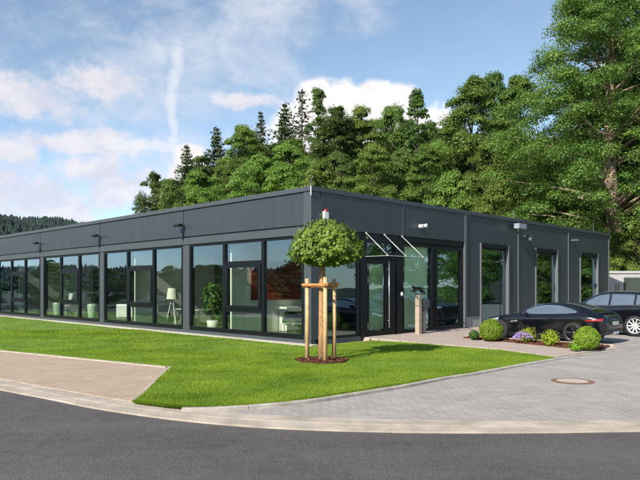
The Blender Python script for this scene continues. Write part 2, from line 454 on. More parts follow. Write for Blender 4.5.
# kerb strip: two rows of flush concrete blocks between road and paving, one quad per block
def kerb_strip():
    n = min(len(lowc), len(upc)); cum = 0; mb = MB(); gap = .006
    # resample both curves to equal fractions
    def resample(c, k):
        c = np.array(c); d = np.r_[0, np.cumsum(np.linalg.norm(np.diff(c, axis=0), axis=1))]
        t = np.linspace(0, d[-1], k); return np.stack([np.interp(t, d, c[:, i]) for i in (0, 1)], 1)
    K = 181; a = resample(lowc, K); b = resample(upc, K); rnd = random.Random(4)
    for row, (f0, f1) in enumerate(((0.0, .494), (.50, 1.0))):
        for i in range(K - 1):
            t0, t1 = .004, .996
            if row: t0 -= .0
            q = []
            for (t, f) in ((t0, f0), (t1, f0), (t1, f1), (t0, f1)):
                ii = i + t + (.5 if row else 0)
                j = min(int(ii), K - 2); fr = ii - j
                lo = a[j] * (1 - fr) + a[j + 1] * fr; hi = b[j] * (1 - fr) + b[j + 1] * fr
                q.append(lo * (1 - f) + hi * f)
            z = ZK + rnd.uniform(-.0015, .0015) + (.006 if row else 0)
            vs = [(p[0], p[1], z) for p in q] + [(p[0], p[1], -.2) for p in q]
            mb.add(vs, [(0, 1, 2, 3), (1, 0, 4, 5), (2, 1, 5, 6), (3, 2, 6, 7), (0, 3, 7, 4)])
    return mb.build('kerb_strip', mat('kerb_stone', (.39, .335, .275), .9, var=.26, vscale=2.2, bump=.4, bscale=70, detail=10))


struct(kerb_strip())


def drive_z(x, y):
    u, v = to_local(x, y)
    d = min(max((u + 5.5) / 9.5, 0), 1); d = d * d * (3 - 2 * d)
    return -.062 + .027 * d


drive = sheet('paved_forecourt', upc + [(26, 12), (60, 40), (60, 60), (-6, 66), (-22, 34)], drive_z,
              paver_mat('grey_pavers', (.365, .335, .312), (.30, .277, .262), (.215, .20, .19), .20, .10, ROT, .008, .34, .3), step=3.0)
struct(drive)

# beige driveway on the left
kl = [p for p in upc if p[0] < px(132, 402, ZK)[0]]
left_dir = np.array(px(0, 349.5)) - np.array(px(168, 365.8)); left_dir /= np.linalg.norm(left_dir)
A_ = np.array(px(168, 365.8)); far_l = tuple(A_ + left_dir * 24)
tipb = px(132, 401, -.045)
drv = sheet('driveway', [tuple(A_), tipb] + kl[::-1] + [far_l], lambda x, y: -.04,
            paver_mat('beige_pavers', (.40, .315, .235), (.35, .275, .205), (.24, .185, .145), .30, .15, math.atan2(left_dir[1], left_dir[0]), .006, .18), skirt=.1)
struct(drv)
e = MB()
def edging(pts, w, z0, z1, gap=1.0):
    """a run of edge stones about gap long, mitred along a polyline"""
    mb = MB(); P = np.array(pts, float); d = np.r_[0, np.cumsum(np.linalg.norm(np.diff(P, axis=0), axis=1))]; k = max(1, round(d[-1] / gap)); sub = 3
    t = np.linspace(0, d[-1], k * sub + 1); Q = np.stack([np.interp(t, d, P[:, i]) for i in (0, 1)], 1); T = np.gradient(Q, axis=0); T /= np.linalg.norm(T, axis=1)[:, None]; Nn = np.stack([-T[:, 1], T[:, 0]], 1)
    for i in range(k):
        a = Q[i * sub:(i + 1) * sub + 1].copy(); n = Nn[i * sub:(i + 1) * sub + 1]; a[0] += T[i * sub] * .003; a[-1] -= T[(i + 1) * sub] * .003
        mb.prism([tuple(p) for p in a] + [tuple(p) for p in (a + n * w)[::-1]], z0, z1)
    return mb


struct(edging([tuple(np.array(tipb)), tuple(A_)], -.10, -.2, -.015).build('driveway_edging', mat('edge_stone', (.37, .31, .26), .9, var=.15, vscale=4, bump=.3, bscale=60), bevel=.01))
struct(edging([tuple(A_), far_l], .08, -.2, -.012).build('driveway_edging', MATS['edge_stone'], bevel=.01))

# lawn
def wz(x, y):
    u, v = to_local(x, y)
    return .012 + .085 * max(0, 1 + v / 1.9) if v < 0 else .097


LAWN = [lw(-.34, 33.5), lw(-.34, -.34), lw(2.42, -.34), px(362, 339.7), px(417, 342.7), px(500, 349.2), px(556, 357.2),
        px(475, 371.3), px(440, 376.4), px(400, 384), px(360, 390.2), px(320, 396.5), px(285, 400.6), px(250, 403.5), px(215, 405.6), px(190, 406), px(165, 404), px(134, 400.2),
        tuple(A_ + np.array([.09, .02])), tuple(np.array(far_l) + np.array([0, .1])), tuple(np.array(far_l) + np.array([-4, 18]))]
def lawn_z(x, y): return .0 + .012 * math.sin(x * .9) * math.sin(y * .7 + 1)
lawn = sheet('lawn', LAWN, lambda x, y: -.012 + lawn_z(x, y), mat('lawn_soil', (.105, .19, .018), .9, var=.25, vscale=1.5, col2=(.15, .25, .024)), step=1.5, skirt=.12)
struct(lawn)

kpts = [px(*p) for p in [(182, 406.6), (215, 405.8), (250, 403.7), (285, 400.8), (320, 396.7), (360, 390.4), (400, 384.2), (440, 376.6), (475, 371.5), (515, 364.3), (557, 357.3), (590, 352.6), (618, 349.2)]]
ks = spline(kpts, 4)
kb = edging(ks, -.12, -.25, -.004, 1.0).build('lawn_kerb', mat('kerb_grey', (.36, .325, .285), .9, var=.2, vscale=3, bump=.3, bscale=60), bevel=.012); struct(kb)

# walkway from the doors to the parking bays
WALK = [lw(2.42, -.02), lw(9.92, -.02), lw(9.92, -1.8), lw(5.95, -1.9), lw(5.80, -6.95), px(618, 349), px(590, 352.4), px(557, 357.1), px(500, 349.2), px(417, 342.7), px(362, 339.7), lw(2.42, -.34)]
walk = sheet('walkway', WALK, wz, paver_mat('walk_pavers', (.42, .345, .30), (.37, .305, .27), (.24, .2, .175), .24, .16, ROT, .006, .15), step=.6, skirt=.2)
struct(walk)
# gravel drip strip along the long facade
gs = MB(); gs.box(-.34, -.02, -.36, 33.5, -.1, .02); o = gs.build('gravel_strip', mat('gravel_stone', (.46, .42, .37), .95, var=.35, vscale=45, bump=1, bscale=50)); o.location = CO; o.rotation_euler = (0, 0, ROT); struct(o)
# planting bed with bark mulch in front of the parked coupe
BED = [lw(5.72, -2.05), lw(5.74, -6.85), px(602, 350.6), px(565, 348.6), px(512, 342.9), px(463, 338.4)]
bed = sheet('mulch_bed', BED, lambda x, y: wz(x, y) + .03, M_MULCH, step=.4, skirt=.06); struct(bed)
struct(edging([lw(5.78, -1.95), lw(5.80, -6.95)], -.06, -.1, .075).build('bed_edging', MATS['edge_stone'], bevel=.008))


def scatter_chips(poly, zf, n, seed, name='bark_chips'):
    rs = np.random.RandomState(seed); P = np.array(poly); lo, hi = P.min(0), P.max(0); Q = rs.uniform(lo, hi, (n, 2)); Q = Q[inside(Q, P)]
    z = np.array([zf(*q) for q in Q]) + rs.uniform(0, .02, len(Q))
    V, F = leaf_quads(rs, np.c_[Q, z], rs.normal(size=(len(Q), 3)) * .5 + [0, 0, 1], rs.uniform(.03, .08, len(Q)), .5)
    return tag(link(name, mesh_np(name, V, F, 4), mat('bark_chip', (.13, .045, .02), .9, var=.6, vscale=25)), kind='stuff')


def inside(Q, P):
    x, y = Q[:, 0], Q[:, 1]; r = np.zeros(len(Q), bool); n = len(P)
    for i in range(n):
        x0, y0 = P[i]; x1, y1 = P[(i + 1) % n]
        c = ((y0 > y) != (y1 > y)) & (x < (x1 - x0) * (y - y0) / (y1 - y0 + 1e-12) + x0); r ^= c
    return r


tag(scatter_chips(BED, lambda x, y: wz(x, y) + .03, 9000, 3), 'reddish brown bark mulch around the clipped shrubs')


# grass: short blades all over the lawn
TREE_XY = px(322, 360.3)
def grass():
    rs = np.random.RandomState(11); P = np.array(LAWN); Ps = []
    # denser near the camera
    for (y0, y1, n) in ((8.5, 11, 150000), (11, 14, 190000), (14, 18, 190000), (18, 26, 200000), (26, 45, 120000)):
        x0, x1 = -.64 * y1 - 1, .36 * y1 + 1
        Q = np.c_[rs.uniform(x0, min(x1, 7), n), rs.uniform(y0, y1, n)]; Ps.append(Q[inside(Q, P)])
    Q = np.concatenate(Ps); d = np.hypot((Q[:, 0] - TREE_XY[0]), (Q[:, 1] - TREE_XY[1])); Q = Q[d > .64 + .06 * np.sin(7 * np.arctan2(Q[:, 1] - TREE_XY[1], Q[:, 0] - TREE_XY[0]))[:]]
    ep = np.array([px(134, 400.2), px(165, 404), px(190, 406), px(215, 405.6), px(250, 403.5), px(285, 400.6), px(320, 396.5), px(360, 390.2), px(400, 384), px(440, 376.4), px(475, 371.3)]); m = 22000; q = np.r_[rs.uniform(0, 2, 9000), rs.uniform(2, 10, m - 9000)]; i = np.minimum(q.astype(int), 9); f = (q - i)[:, None]
    ne = len(Q); Q = np.concatenate([Q, ep[i] * (1 - f) + ep[i + 1] * f + np.c_[rs.normal(0, .01, m), rs.uniform(-.06, .04, m)]])
    n = len(Q); dist = Q[:, 1]
    # clumpy height
    def vnoise(f, seed):
        G = np.random.RandomState(seed).uniform(-1, 1, (256, 256)); a = Q * f + 100; i = a.astype(int); t = a - i; t = t * t * (3 - 2 * t); i %= 255
        return (G[i[:, 0], i[:, 1]] * (1 - t[:, 0]) + G[i[:, 0] + 1, i[:, 1]] * t[:, 0]) * (1 - t[:, 1]) + (G[i[:, 0], i[:, 1] + 1] * (1 - t[:, 0]) + G[i[:, 0] + 1, i[:, 1] + 1] * t[:, 0]) * t[:, 1]
    ht = .030 * (1 + .22 * vnoise(1.3, 1) + .22 * vnoise(3.7, 2) + .2 * vnoise(9, 3)) * rs.uniform(.6, 1.35, n)
    # longer tufts along the near edge of the lawn
    ed = (Q[:, 1] < 10.6) & (Q[:, 0] < -.2); ht = np.where(ed & (rs.uniform(0, 1, n) < .5), ht * 1.9, ht)
    wdt = np.clip(.0035 * dist / 9.0, .0035, .014) * rs.uniform(.7, 1.3, n)
    a = rs.uniform(0, 2 * np.pi, n); t = np.c_[np.cos(a), np.sin(a), np.zeros(n)]
    lean = np.c_[rs.normal(0, .45, (n, 2)), np.ones(n)] * ht[:, None]
    lean[ne:, 1] -= rs.uniform(0, .05, n - ne); lean[ne:, 2] = rs.uniform(.012, .05, n - ne)
    B = np.c_[Q, -.015 + .012 * np.sin(Q[:, 0] * .9) * np.sin(Q[:, 1] * .7 + 1)]
    V = np.stack([B - t * wdt[:, None], B + t * wdt[:, None], B + lean], 1).reshape(-1, 3)
    m = leaf_mat('grass_blade', (.135, .225, .010), (.285, .385, .028), .7, .45, .55)
    o = link('grass', mesh_np('grass', V, np.arange(3 * n).reshape(n, 3), 3), m)
    tag(o, 'short bright green mown grass of the lawn', 'grass', kind='stuff')


grass()

# manhole in the forecourt
mp_ = px(572.5, 381, -.045); mz = drive_z(*mp_)
t = thing('manhole_cover', 'round rusty ringed manhole cover set in the grey paving', 'manhole cover', (mp_[0], mp_[1], mz))
mb = MB(); mb.lathe([(.30, .002), (.30, .014), (.37, .014), (.40, .004)], 48, cap=False); mb.build('ring', mat('rusty_iron', (.17, .085, .05), .85, var=.4, vscale=9, bump=.4), t)
mb = MB(); mb.lathe([(.0005, .012), (.298, .012), (.299, .0)], 48, cap=False); mb.build('lid', mat('lid_concrete', (.40, .35, .31), .9, var=.2, vscale=8, bump=.4), t)


# ------------------------------------------------------------------ the building (local frame: x = u along the entrance facade, y = v along the long facade)
BL = thing('office_building', 'long flat-roofed anthracite pavilion with rows of tall glass panes', 'building', CO, ROT)
H = 4.89; LEN = 35.0; DEP = 24.33; MOD = 7.0
WT = .3


def bpart(mb, name, m, parent=None, bevel=0.0, smooth=False): return mb.build(name, m, parent or BL, smooth, bevel)


def panel_material(name, col, sheen):
    """coated metal panels with very fine vertical ribs"""
    m = mat(name, col, sheen, var=.11, vscale=.5); nt = m.node_tree; N = nt.nodes.new; Lk = nt.links.new
    b = nt.nodes['Principled BSDF']; tc = N('ShaderNodeTexCoord'); w = N('ShaderNodeTexWave'); w.bands_direction = 'DIAGONAL'
    mp = N('ShaderNodeMapping'); mp.inputs['Scale'].default_value = (1, 1, 0); Lk(tc.outputs['Object'], mp.inputs[0]); Lk(mp.outputs[0], w.inputs[0])
    w.inputs['Scale'].default_value = 8
    nz = [q for q in nt.nodes if q.bl_idname == 'ShaderNodeTexNoise'][0]; m2 = N('ShaderNodeMapping'); m2.inputs['Scale'].default_value = (5, 5, .45); Lk(tc.outputs['Object'], m2.inputs[0]); Lk(m2.outputs[0], nz.inputs['Vector']); nz.inputs['Scale'].default_value = 1
    nr = N('ShaderNodeTexNoise'); nr.inputs['Scale'].default_value = .9; nr.inputs['Detail'].default_value = 7; Lk(tc.outputs['Object'], nr.inputs['Vector']); rg = N('ShaderNodeMapRange'); rg.inputs[3].default_value = sheen - .10; rg.inputs[4].default_value = sheen + .12; Lk(nr.outputs['Fac'], rg.inputs[0]); Lk(rg.outputs[0], b.inputs['Roughness'])
    bp = N('ShaderNodeBump'); bp.inputs['Strength'].default_value = .12; bp.inputs['Distance'].default_value = .004; Lk(w.outputs['Fac'], bp.inputs['Height']); Lk(bp.outputs[0], b.inputs['Normal'])
    return m


M_FASC = panel_material('fascia_panel_metal', (.030, .039, .048), .42)
M_WALLR = panel_material('wall_panel_metal', (.034, .047, .052), .42)

# --- structure behind: slab, floor, ceiling, roof, closed rear walls
mb = MB(); mb.box(.02, DEP - .02, .02, LEN - .02, -.3, .06); bpart(mb, 'floor', M_FLOORI)
mb = MB(); mb.box(.06, DEP - .06, .06, LEN - .06, 3.5, 3.62); bpart(mb, 'ceiling', M_CEIL)
mb = MB(); mb.box(.1, DEP - .1, .1, LEN - .1, 4.45, 4.6); bpart(mb, 'roof', mat('roof_gravel', (.2, .2, .19), .95, var=.3, vscale=20))
mb = MB(); mb.box(DEP - .3, DEP, .05, LEN, -.3, 4.72); mb.box(0, DEP - .31, LEN - .3, LEN, -.3, 4.72); bpart(mb, 'rear_wall', M_WALLR)

# --- long facade (plane u = 0)
mb = MB(); mb.box(-.035, .16, -.035, LEN, -.2, .13); bpart(mb, 'plinth', M_TRIM)
for k in range(5):
    y0 = k * MOD + (.30 if k == 0 else .10); y1 = (k + 1) * MOD - .40
    ys = [y0, k * MOD + 2.27, k * MOD + 4.43, y1]
    f = MB()
    f.box(-.02, .09, y0, y1, .131, .28); f.box(-.02, .09, y0, y1, 3.31, 3.40)
    mw = .07
    f.box(-.04, .09, y0, y0 + .07, .281, 3.309); f.box(-.04, .09, y1 - .07, y1, .281, 3.309)
    for q in ys[1:3]: f.box(-.04, .09, q - mw, q + mw, .281, 3.309)
    fo = bpart(f, 'window', M_FRAME)
    edges = [(ys[0] + .07, ys[1] - mw), (ys[1] + mw, ys[2] - mw), (ys[2] + mw, ys[3] - .07)]
    for i, (a, b) in enumerate(edges):
        if i == 1:                                            # middle light: fixed top and bottom panes, opening sash between
            for z in (2.56, .90): tr_ = MB(); tr_.box(-.02, .06, a, b, z, z + .12); bpart(tr_, 'transom', M_FRAME, fo)
            s = MB(); s.box(-.06, .02, a + .02, a + .16, 1.021, 2.559); s.box(-.06, .02, b - .16, b - .02, 1.021, 2.559)
            s.box(-.06, .02, a + .161, b - .161, 1.021, 1.13); s.box(-.06, .02, a + .161, b - .161, 2.45, 2.559); bpart(s, 'sash', M_FRAME, fo)
            s = MB(); s.box(.021, .045, b - .13, b - .10, 1.72, 1.86); s.box(.03, .05, b - .125, b - .105, 1.62, 1.75); bpart(s, 'handle', M_STEEL, fo)
            for (z0, z1, ya, yb, xo) in ((2.68, 3.31, a, b, .02), (1.13, 2.45, a + .16, b - .16, -.02), (.28, .90, a, b, .02)):
                p = MB(); p.box(xo, xo + .01, ya, yb, z0, z1); bpart(p, 'pane', M_GLASS, fo)
        else:
            p = MB(); p.box(.02, .03, a, b, .28, 3.31); bpart(p, 'pane', M_GLASS, fo)
    # pier to the next bay, box lintel with the blind, fascia panel
    q0 = (k + 1) * MOD - .399; q1 = (k + 1) * MOD + .099
    mb = MB(); mb.box(-.02, .2, q0, q1, .131, 3.40); mb.box(-.045, -.021, q0 + .03, q0 + .20, .15, 3.39); bpart(mb, 'pier', M_TRIM, bevel=.004)
    mb = MB(); mb.box(-.075, .2, k * MOD + (.0 if k == 0 else .012), (k + 1) * MOD - .012, 3.401, 3.66); bpart(mb, 'lintel', M_TRIM, bevel=.006)
    mb = MB(); mb.box(-.05, .1, k * MOD + (.27 if k == 0 else .02), (k + 1) * MOD - .02, 3.71, 4.735); bpart(mb, 'fascia_panel', M_FASC, bevel=.006)
mb = MB(); mb.box(0.0, .1, 0.3, LEN, 3.661, 4.738); bpart(mb, 'fascia_backing', M_DARK)

# --- corner post
mb = MB(); mb.box(-.06, .33, -.06, .262, .131, 3.40); mb.box(-.075, .345, -.075, .262, 3.661, 4.738); bpart(mb, 'corner_post', M_TRIM, bevel=.012)

# --- coping
mb = MB(); mb.box(-.11, .25, -.11, LEN, 4.74, 4.89); mb.box(.251, DEP + .05, -.11, .25, 4.74, 4.89); mb.box(DEP - .25, DEP + .05, .251, LEN, 4.74, 4.89); bpart(mb, 'coping', M_TRIM, bevel=.008)
# flashing lip, thin light line under the coping
# --- entrance facade (plane v = 0)
def rframe(name, u0, u1, z0, z1, mull=(), trans=(), fw=.07, d0=-.03, d1=.12, gm=None, m=None):
    f = MB(); f.box(u0, u0 + fw, d0, d1, z0, z1); f.box(u1 - fw, u1, d0, d1, z0, z1)
    f.box(u0 + fw, u1 - fw, d0, d1, z0, z0 + fw); f.box(u0 + fw, u1 - fw, d0, d1, z1 - fw, z1)
    for q in mull: f.box(q - fw / 2, q + fw / 2, d0, d1, z0 + fw, z1 - fw)
    fo = bpart(f, name, m or M_FRAME); cu = [u0 + fw] + [c for q in mull for c in (q - fw / 2, q + fw / 2)] + [u1 - fw]
    for i in range(0, len(cu), 2):
        a, b = cu[i], cu[i + 1]; zs = [z0 + fw] + [c for q in trans for c in (q - fw / 2, q + fw / 2)] + [z1 - fw]
        for j in range(0, len(zs), 2):
            p = MB(); p.box(a, b, .045, .055, zs[j], zs[j + 1]); bpart(p, 'pane', gm or M_GLASSD, fo)
        for q in trans:
            tb = MB(); tb.box(a, b, d0 + .01, d1 - .01, q - fw / 2, q + fw / 2); bpart(tb, 'transom', M_FRAME, fo)
    return fo


rframe('window', .35, 2.28, .131, 3.34)
for (a, b) in ((.3, 2.28), (4.56, 8.66)): mb = MB(); mb.box(a, b, -.05, .16, -.2, .13); bpart(mb, 'plinth', M_TRIM)
# door: heavy frame, transom light, single glazed leaf and a dark side post
mb = MB(); mb.box(2.29, 2.56, -.10, .16, .09, 3.40); mb.box(4.20, 4.44, -.08, .16, .09, 3.40); mb.box(4.441, 4.56, -.06, .16, .131, 3.40)
mb.box(2.561, 4.199, -.06, .16, 2.75, 2.86); mb.box(2.561, 4.199, -.06, .16, 3.30, 3.40); bpart(mb, 'door_frame', M_FRAME)
mb = MB(); mb.box(2.561, 4.199, .045, .055, 2.86, 3.30); bpart(mb, 'transom_pane', M_GLASSD)
d = MB(); d.box(2.57, 2.72, -.05, .04, .11, 2.74); d.box(3.62, 3.78, -.05, .04, .11, 2.74); d.box(2.72, 3.62, -.05, .04, .11, .27); d.box(2.72, 3.62, -.05, .04, 2.58, 2.74)
d.box(3.79, 4.19, -.05, .04, .11, 2.74)
door = bpart(d, 'door', M_FRAME)
p = MB(); p.box(2.72, 3.62, -.005, .008, .27, 2.58); bpart(p, 'pane', M_GLASSD, door)
p = MB(); p.tube([(3.70, -.13, .35), (3.70, -.13, 2.68)], .022, 12)
for z in (.6, 2.4): p.tube([(3.70, -.13, z), (3.70, -.04, z)], .014, 8)
bpart(p, 'handle', M_STEEL, door, smooth=True)
for z in (.35, 1.9, 2.35): p = MB(); p.tube([(2.63, -.065, z), (2.63, -.065, z + .22)], .016, 8); bpart(p, 'hinge', M_STEEL, door)
p = MB(); p.box(2.45, 4.2, -.28, .1, -.05, .088); bpart(p, 'door_step', M_CONC)
rframe('window', 4.57, 6.49, .131, 3.34)
rframe('window', 6.50, 8.62, .131, 3.34, mull=(6.74,), fw=.12, gm=M_GLASSD)
p = MB(); p.box(2.75, 3.60, .06, .07, .30, 2.56); bpart(p, 'bright_room_panel', mat('door_bright_panel', (.36, .44, .27), .8, var=.3, vscale=1.5), door)  # added pale sheet; its colour stands in for the bright room behind the door
# shadow box above the glazing, fascia of the entrance part
mb = MB(); mb.box(.346, 8.66, -.02, .2, 3.401, 3.60); bpart(mb, 'lintel', M_FRAME)
for (a, b) in ((.36, 4.50), (4.60, 8.72)):
    mb = MB(); mb.box(a, b, -.085, .1, 3.61, 4.735); bpart(mb, 'fascia_panel', M_WALLR, bevel=.005)
mb = MB(); mb.box(4.505, 4.595, -.10, .1, 3.60, 4.738); bpart(mb, 'cover_strip', M_TRIM)
mb = MB(); mb.box(8.66, 8.80, -.10, .16, .13, 4.738); bpart(mb, 'cover_strip', M_SILVER)
for (a, b) in ((8.66, 9.90), (12.36, 14.94), (17.41, 20.14), (22.66, DEP)): mb = MB(); mb.box(a, b, -.03, .26, -.2, .55); bpart(mb, 'concrete_base', M_CONC)
# wall with three tall windows
WIN = [(9.95, 12.30), (15.0, 17.35), (20.2, 22.6)]
mb = MB(); c = 8.801
for (a, b) in WIN:
    mb.box(c, a - .05, -.055, .25, .551, 4.738); mb.box(a - .049, b + .049, -.055, .25, 3.63, 4.738); c = b + .05
mb.box(c, DEP, -.055, .25, .551, 4.738); bpart(mb, 'wall', M_WALLR)
for (a, b) in WIN:
    fo = rframe('window', a, b, .10, 3.46, mull=(b - .5,), fw=.08, d0=.06, d1=.2, gm=M_GLASSD, trans=())
    for q in (a - .05, b - .02): s = MB(); s.box(q, q + .07, -.11, .055, .10, 3.63); bpart(s, 'side_fin', M_SILVER, fo)
    s = MB(); s.box(a + .041, b - .041, -.095, .1, 3.462, 3.628); bpart(s, 'blind_box', M_FRAME, fo)
for q in (13.25, 18.70, 24.27):
    mb = MB(); mb.box(q - .03, q + .03, -.085, -.0555, .40, 4.738); bpart(mb, 'cover_strip', M_SILVER)
# entrance canopy: glass plate hung on three steel rods
cg = MB(); cg.box(2.48, 4.62, -1.04, -.09, 2.790, 2.806); cano = bpart(cg, 'canopy', M_GLASSC)
r = MB(); r.tube([(2.46, -1.05, 2.80), (4.66, -1.05, 2.80)], .011, 8); r.tube([(2.46, -1.05, 2.80), (2.46, -.05, 2.80)], .010, 8); bpart(r, 'edge_rail', M_ROD, cano)
for u in (2.52, 3.49, 4.49):
    r = MB(); r.tube([(u, -.09, 3.59), (u, -1.0, 2.83)], .016, 10); r.tube([(u, -1.0, 2.835), (u, -1.0, 2.785)], .035, 10); r.tube([(u, -.105, 3.59), (u, -.085, 3.59)], .04, 10); bpart(r, 'tie_rod', M_ROD, cano, smooth=True)
# roof-edge rods
for (u, v, h) in ((.05, .05, .30), (13.1, .1, .42), (22.4, .1, .5)):
    r = MB(); r.tube([(u, v, 4.88), (u, v, 4.88 + h)], .012, 6); r.tube([(u, v, 4.885), (u, v, 4.95)], .03, 8); bpart(r, 'lightning_rod', M_SILVER)
r = MB(); r.tube([(-.10, -.10, 4.88), (-.10, -.10, 4.66), (-.09, -.09, 4.60)], .016, 6); bpart(r, 'earth_clamp', M_WHITE)

# --- rooms behind the glass
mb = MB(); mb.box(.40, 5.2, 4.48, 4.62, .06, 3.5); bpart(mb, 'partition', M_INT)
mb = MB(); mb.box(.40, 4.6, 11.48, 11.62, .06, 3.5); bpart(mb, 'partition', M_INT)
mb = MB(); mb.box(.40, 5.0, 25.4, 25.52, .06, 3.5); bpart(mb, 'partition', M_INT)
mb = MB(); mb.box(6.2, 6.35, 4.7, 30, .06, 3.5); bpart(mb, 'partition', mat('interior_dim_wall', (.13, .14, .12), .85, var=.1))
mb = MB(); mb.box(4.98, 6.40, .16, .175, .22, 3.36); bpart(mb, 'bright_room_panel', mat('green_bright_panel', (.82, .90, .66), .8, var=.08, vscale=.8))  # added sheet behind the pane, pale green to imitate a brightly lit interior
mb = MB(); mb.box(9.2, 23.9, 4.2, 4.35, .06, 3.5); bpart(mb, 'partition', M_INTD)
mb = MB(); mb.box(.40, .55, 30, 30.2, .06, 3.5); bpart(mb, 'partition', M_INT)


def bthing(name, label, cat, u, v, z=.06, rz=0, group=None):
    p = W(u, v, z); return thing(name, label, cat, p, ROT + rz, group)


M_POT = mat('celadon_glaze', (.50, .66, .46), .3, var=.06)
M_WPOT = mat('white_glaze', (.70, .74, .62), .35, var=.04)
M_HOUSE = leaf_mat('houseplant_leaf', (.05, .12, .02), (.10, .20, .035), 3, .3, .4)
M_WIRE = mat('dark_steel', (.03, .03, .03), .4, metal=.6)
M_SHADE = mat('lamp_shade_linen', (.78, .76, .66), .8, var=.03)
M_SOFA = mat('dark_green_cushion', (.03, .06, .03), .8, var=.2, vscale=6)
M_WFUR = mat('white_lacquer', (.72, .74, .68), .35, var=.03)


def houseplant(t, z0, h, r, n, seed, lw_=.16):
    rs = np.random.RandomState(seed); a = rs.uniform(0, 2 * np.pi, n); rr = r * np.sqrt(rs.uniform(0, 1, n)); zz = z0 + h * rs.beta(1.6, 1.3, n)
    k = .35 + .65 * np.sin(np.pi * np.clip((zz - z0) / h, .05, .98)) ** .6
    P = np.c_[rr * np.cos(a) * k, rr * np.sin(a) * k, zz]; Nn = np.c_[np.cos(a), np.sin(a), rs.uniform(.1, 1.4, n)] + rs.normal(0, .4, (n, 3))
    V, F = leaf_quads(rs, P, Nn, rs.uniform(.6, 1.2, n) * lw_, .38); link('foliage', mesh_np('foliage', V, F, 4), M_HOUSE, t)
    s = MB()
    for i in range(5):
        q = i * 1.25; s.tube([(.03 * math.cos(q), .03 * math.sin(q), z0 - .1), (.5 * r * math.cos(q), .5 * r * math.sin(q), z0 + h * .7)], [.012, .005], 5)
    s.build('stem', M_BARKD, t)


for (v, lab, seed, pl) in ((20.35, 'tall pale green vase planter behind the glass, left of the shaded table lamp', 1, .12), (16.2, 'pale green vase planter with a taller plant behind the glass, right of the table lamp', 2, .35)):
    t = bthing('vase_planter', lab, 'planter', .62, v, .06, 0, 'tall vase planters behind the long glazing')
    mb = MB(); mb.lathe([(.14, 0), (.17, .02), (.215, .35), (.25, .70), (.245, .86), (.225, .87), (.21, .80), (.001, .79)], 28, cap=False); mb.build('pot', M_POT, t, True)
    houseplant(t, .82, .25 + pl, .2, 60, seed, .14)
t = bthing('potted_palm', 'leafy green plant in a white pot behind the glass left of the opening sash', 'potted plant', .75, 6.2)
mb = MB(); mb.lathe([(.16, 0), (.20, .02), (.235, .42), (.22, .43), (.21, .37), (.001, .36)], 28, cap=False); mb.build('pot', M_WPOT, t, True)
houseplant(t, .5, 1.35, .48, 330, 5, .24)

# table lamp on a side table (third bay), tripod floor lamp (second bay)
t = bthing('side_table', 'pale side table behind the glass carrying a shaded lamp', 'table', .75, 18.75)
mb = MB(); mb.box(-.3, .3, -.3, .3, .72, .75); mb.build('top', M_WFUR, t)
for sx in (-.26, .26):
    for sy in (-.26, .26): mb = MB(); mb.tube([(sx, sy, 0), (sx, sy, .72)], .018, 6); mb.build('leg', M_WFUR, t)
t = bthing('table_lamp', 'table lamp with a white drum shade on the pale side table', 'lamp', .75, 18.75, .81)
mb = MB(); mb.lathe([(.10, 0), (.10, .02), (.02, .04), (.015, .30)], 16); mb.build('base', M_WIRE, t, True)
mb = MB(); mb.lathe([(.22, .28), (.17, .62)], 28, cap=False); mb.build('lamp_shade', M_SHADE, t, True)
t = bthing('floor_lamp', 'floor lamp on pale tripod legs with a white shade behind the glass', 'lamp', .8, 9.15)
for k in range(3):
    a = k * 2.094 + .4; mb = MB(); mb.tube([(.30 * math.cos(a), .30 * math.sin(a), 0), (.03 * math.cos(a), .03 * math.sin(a), 1.25)], .02, 8); mb.build('leg', M_WFUR, t)
mb = MB(); mb.lathe([(.25, 1.20), (.19, 1.66)], 28, cap=False); mb.build('lamp_shade', M_SHADE, t, True)


def armchair(label, u, v, rz, m, s=1.0):
    t = bthing('armchair', label, 'armchair', u, v, .06, rz)
    mb = MB(); mb.box(-.32 * s, .32 * s, -.32 * s, .32 * s, .22, .44); mb.build('seat', m, t, bevel=.05)
    mb = MB(); mb.box(-.40 * s, -.25 * s, -.36 * s, .36 * s, .30, .92); mb.build('backrest', m, t, bevel=.06)
    for q in (-.40, .33): mb = MB(); mb.box(-.24 * s, .34 * s, q * s, (q + .08) * s, .24, .62); mb.build('armrest', m, t, bevel=.03)
    for sx in (-.28, .28):
        for sy in (-.28, .28): mb = MB(); mb.tube([(sx * s, sy * s, 0), (sx * s, sy * s, .23)], .018, 6); mb.build('leg', M_WIRE, t)


armchair('dark armchair behind the glass beside the tripod floor lamp', 1.3, 10.3, -1.2, M_INTD)
armchair('white armchair standing at the left end of the second glazed bay', .85, 12.95, .6, M_WFUR, 1.15)
armchair('black armchair behind the far-left panes of the long facade', 1.0, 26.2, .6, M_DARK)
# desk and shelf in the dark office behind
t = bthing('desk', 'white desk with steel legs in the second bay', 'desk', 2.2, 9.6)
mb = MB(); mb.box(-.4, .4, -.9, .9, .71, .74); mb.build('top', M_WFUR, t)
for sx in (-.36, .36):
    for sy in (-.85, .85): mb = MB(); mb.box(sx - .02, sx + .02, sy - .02, sy + .02, 0, .709); mb.build('leg', M_STEEL, t)

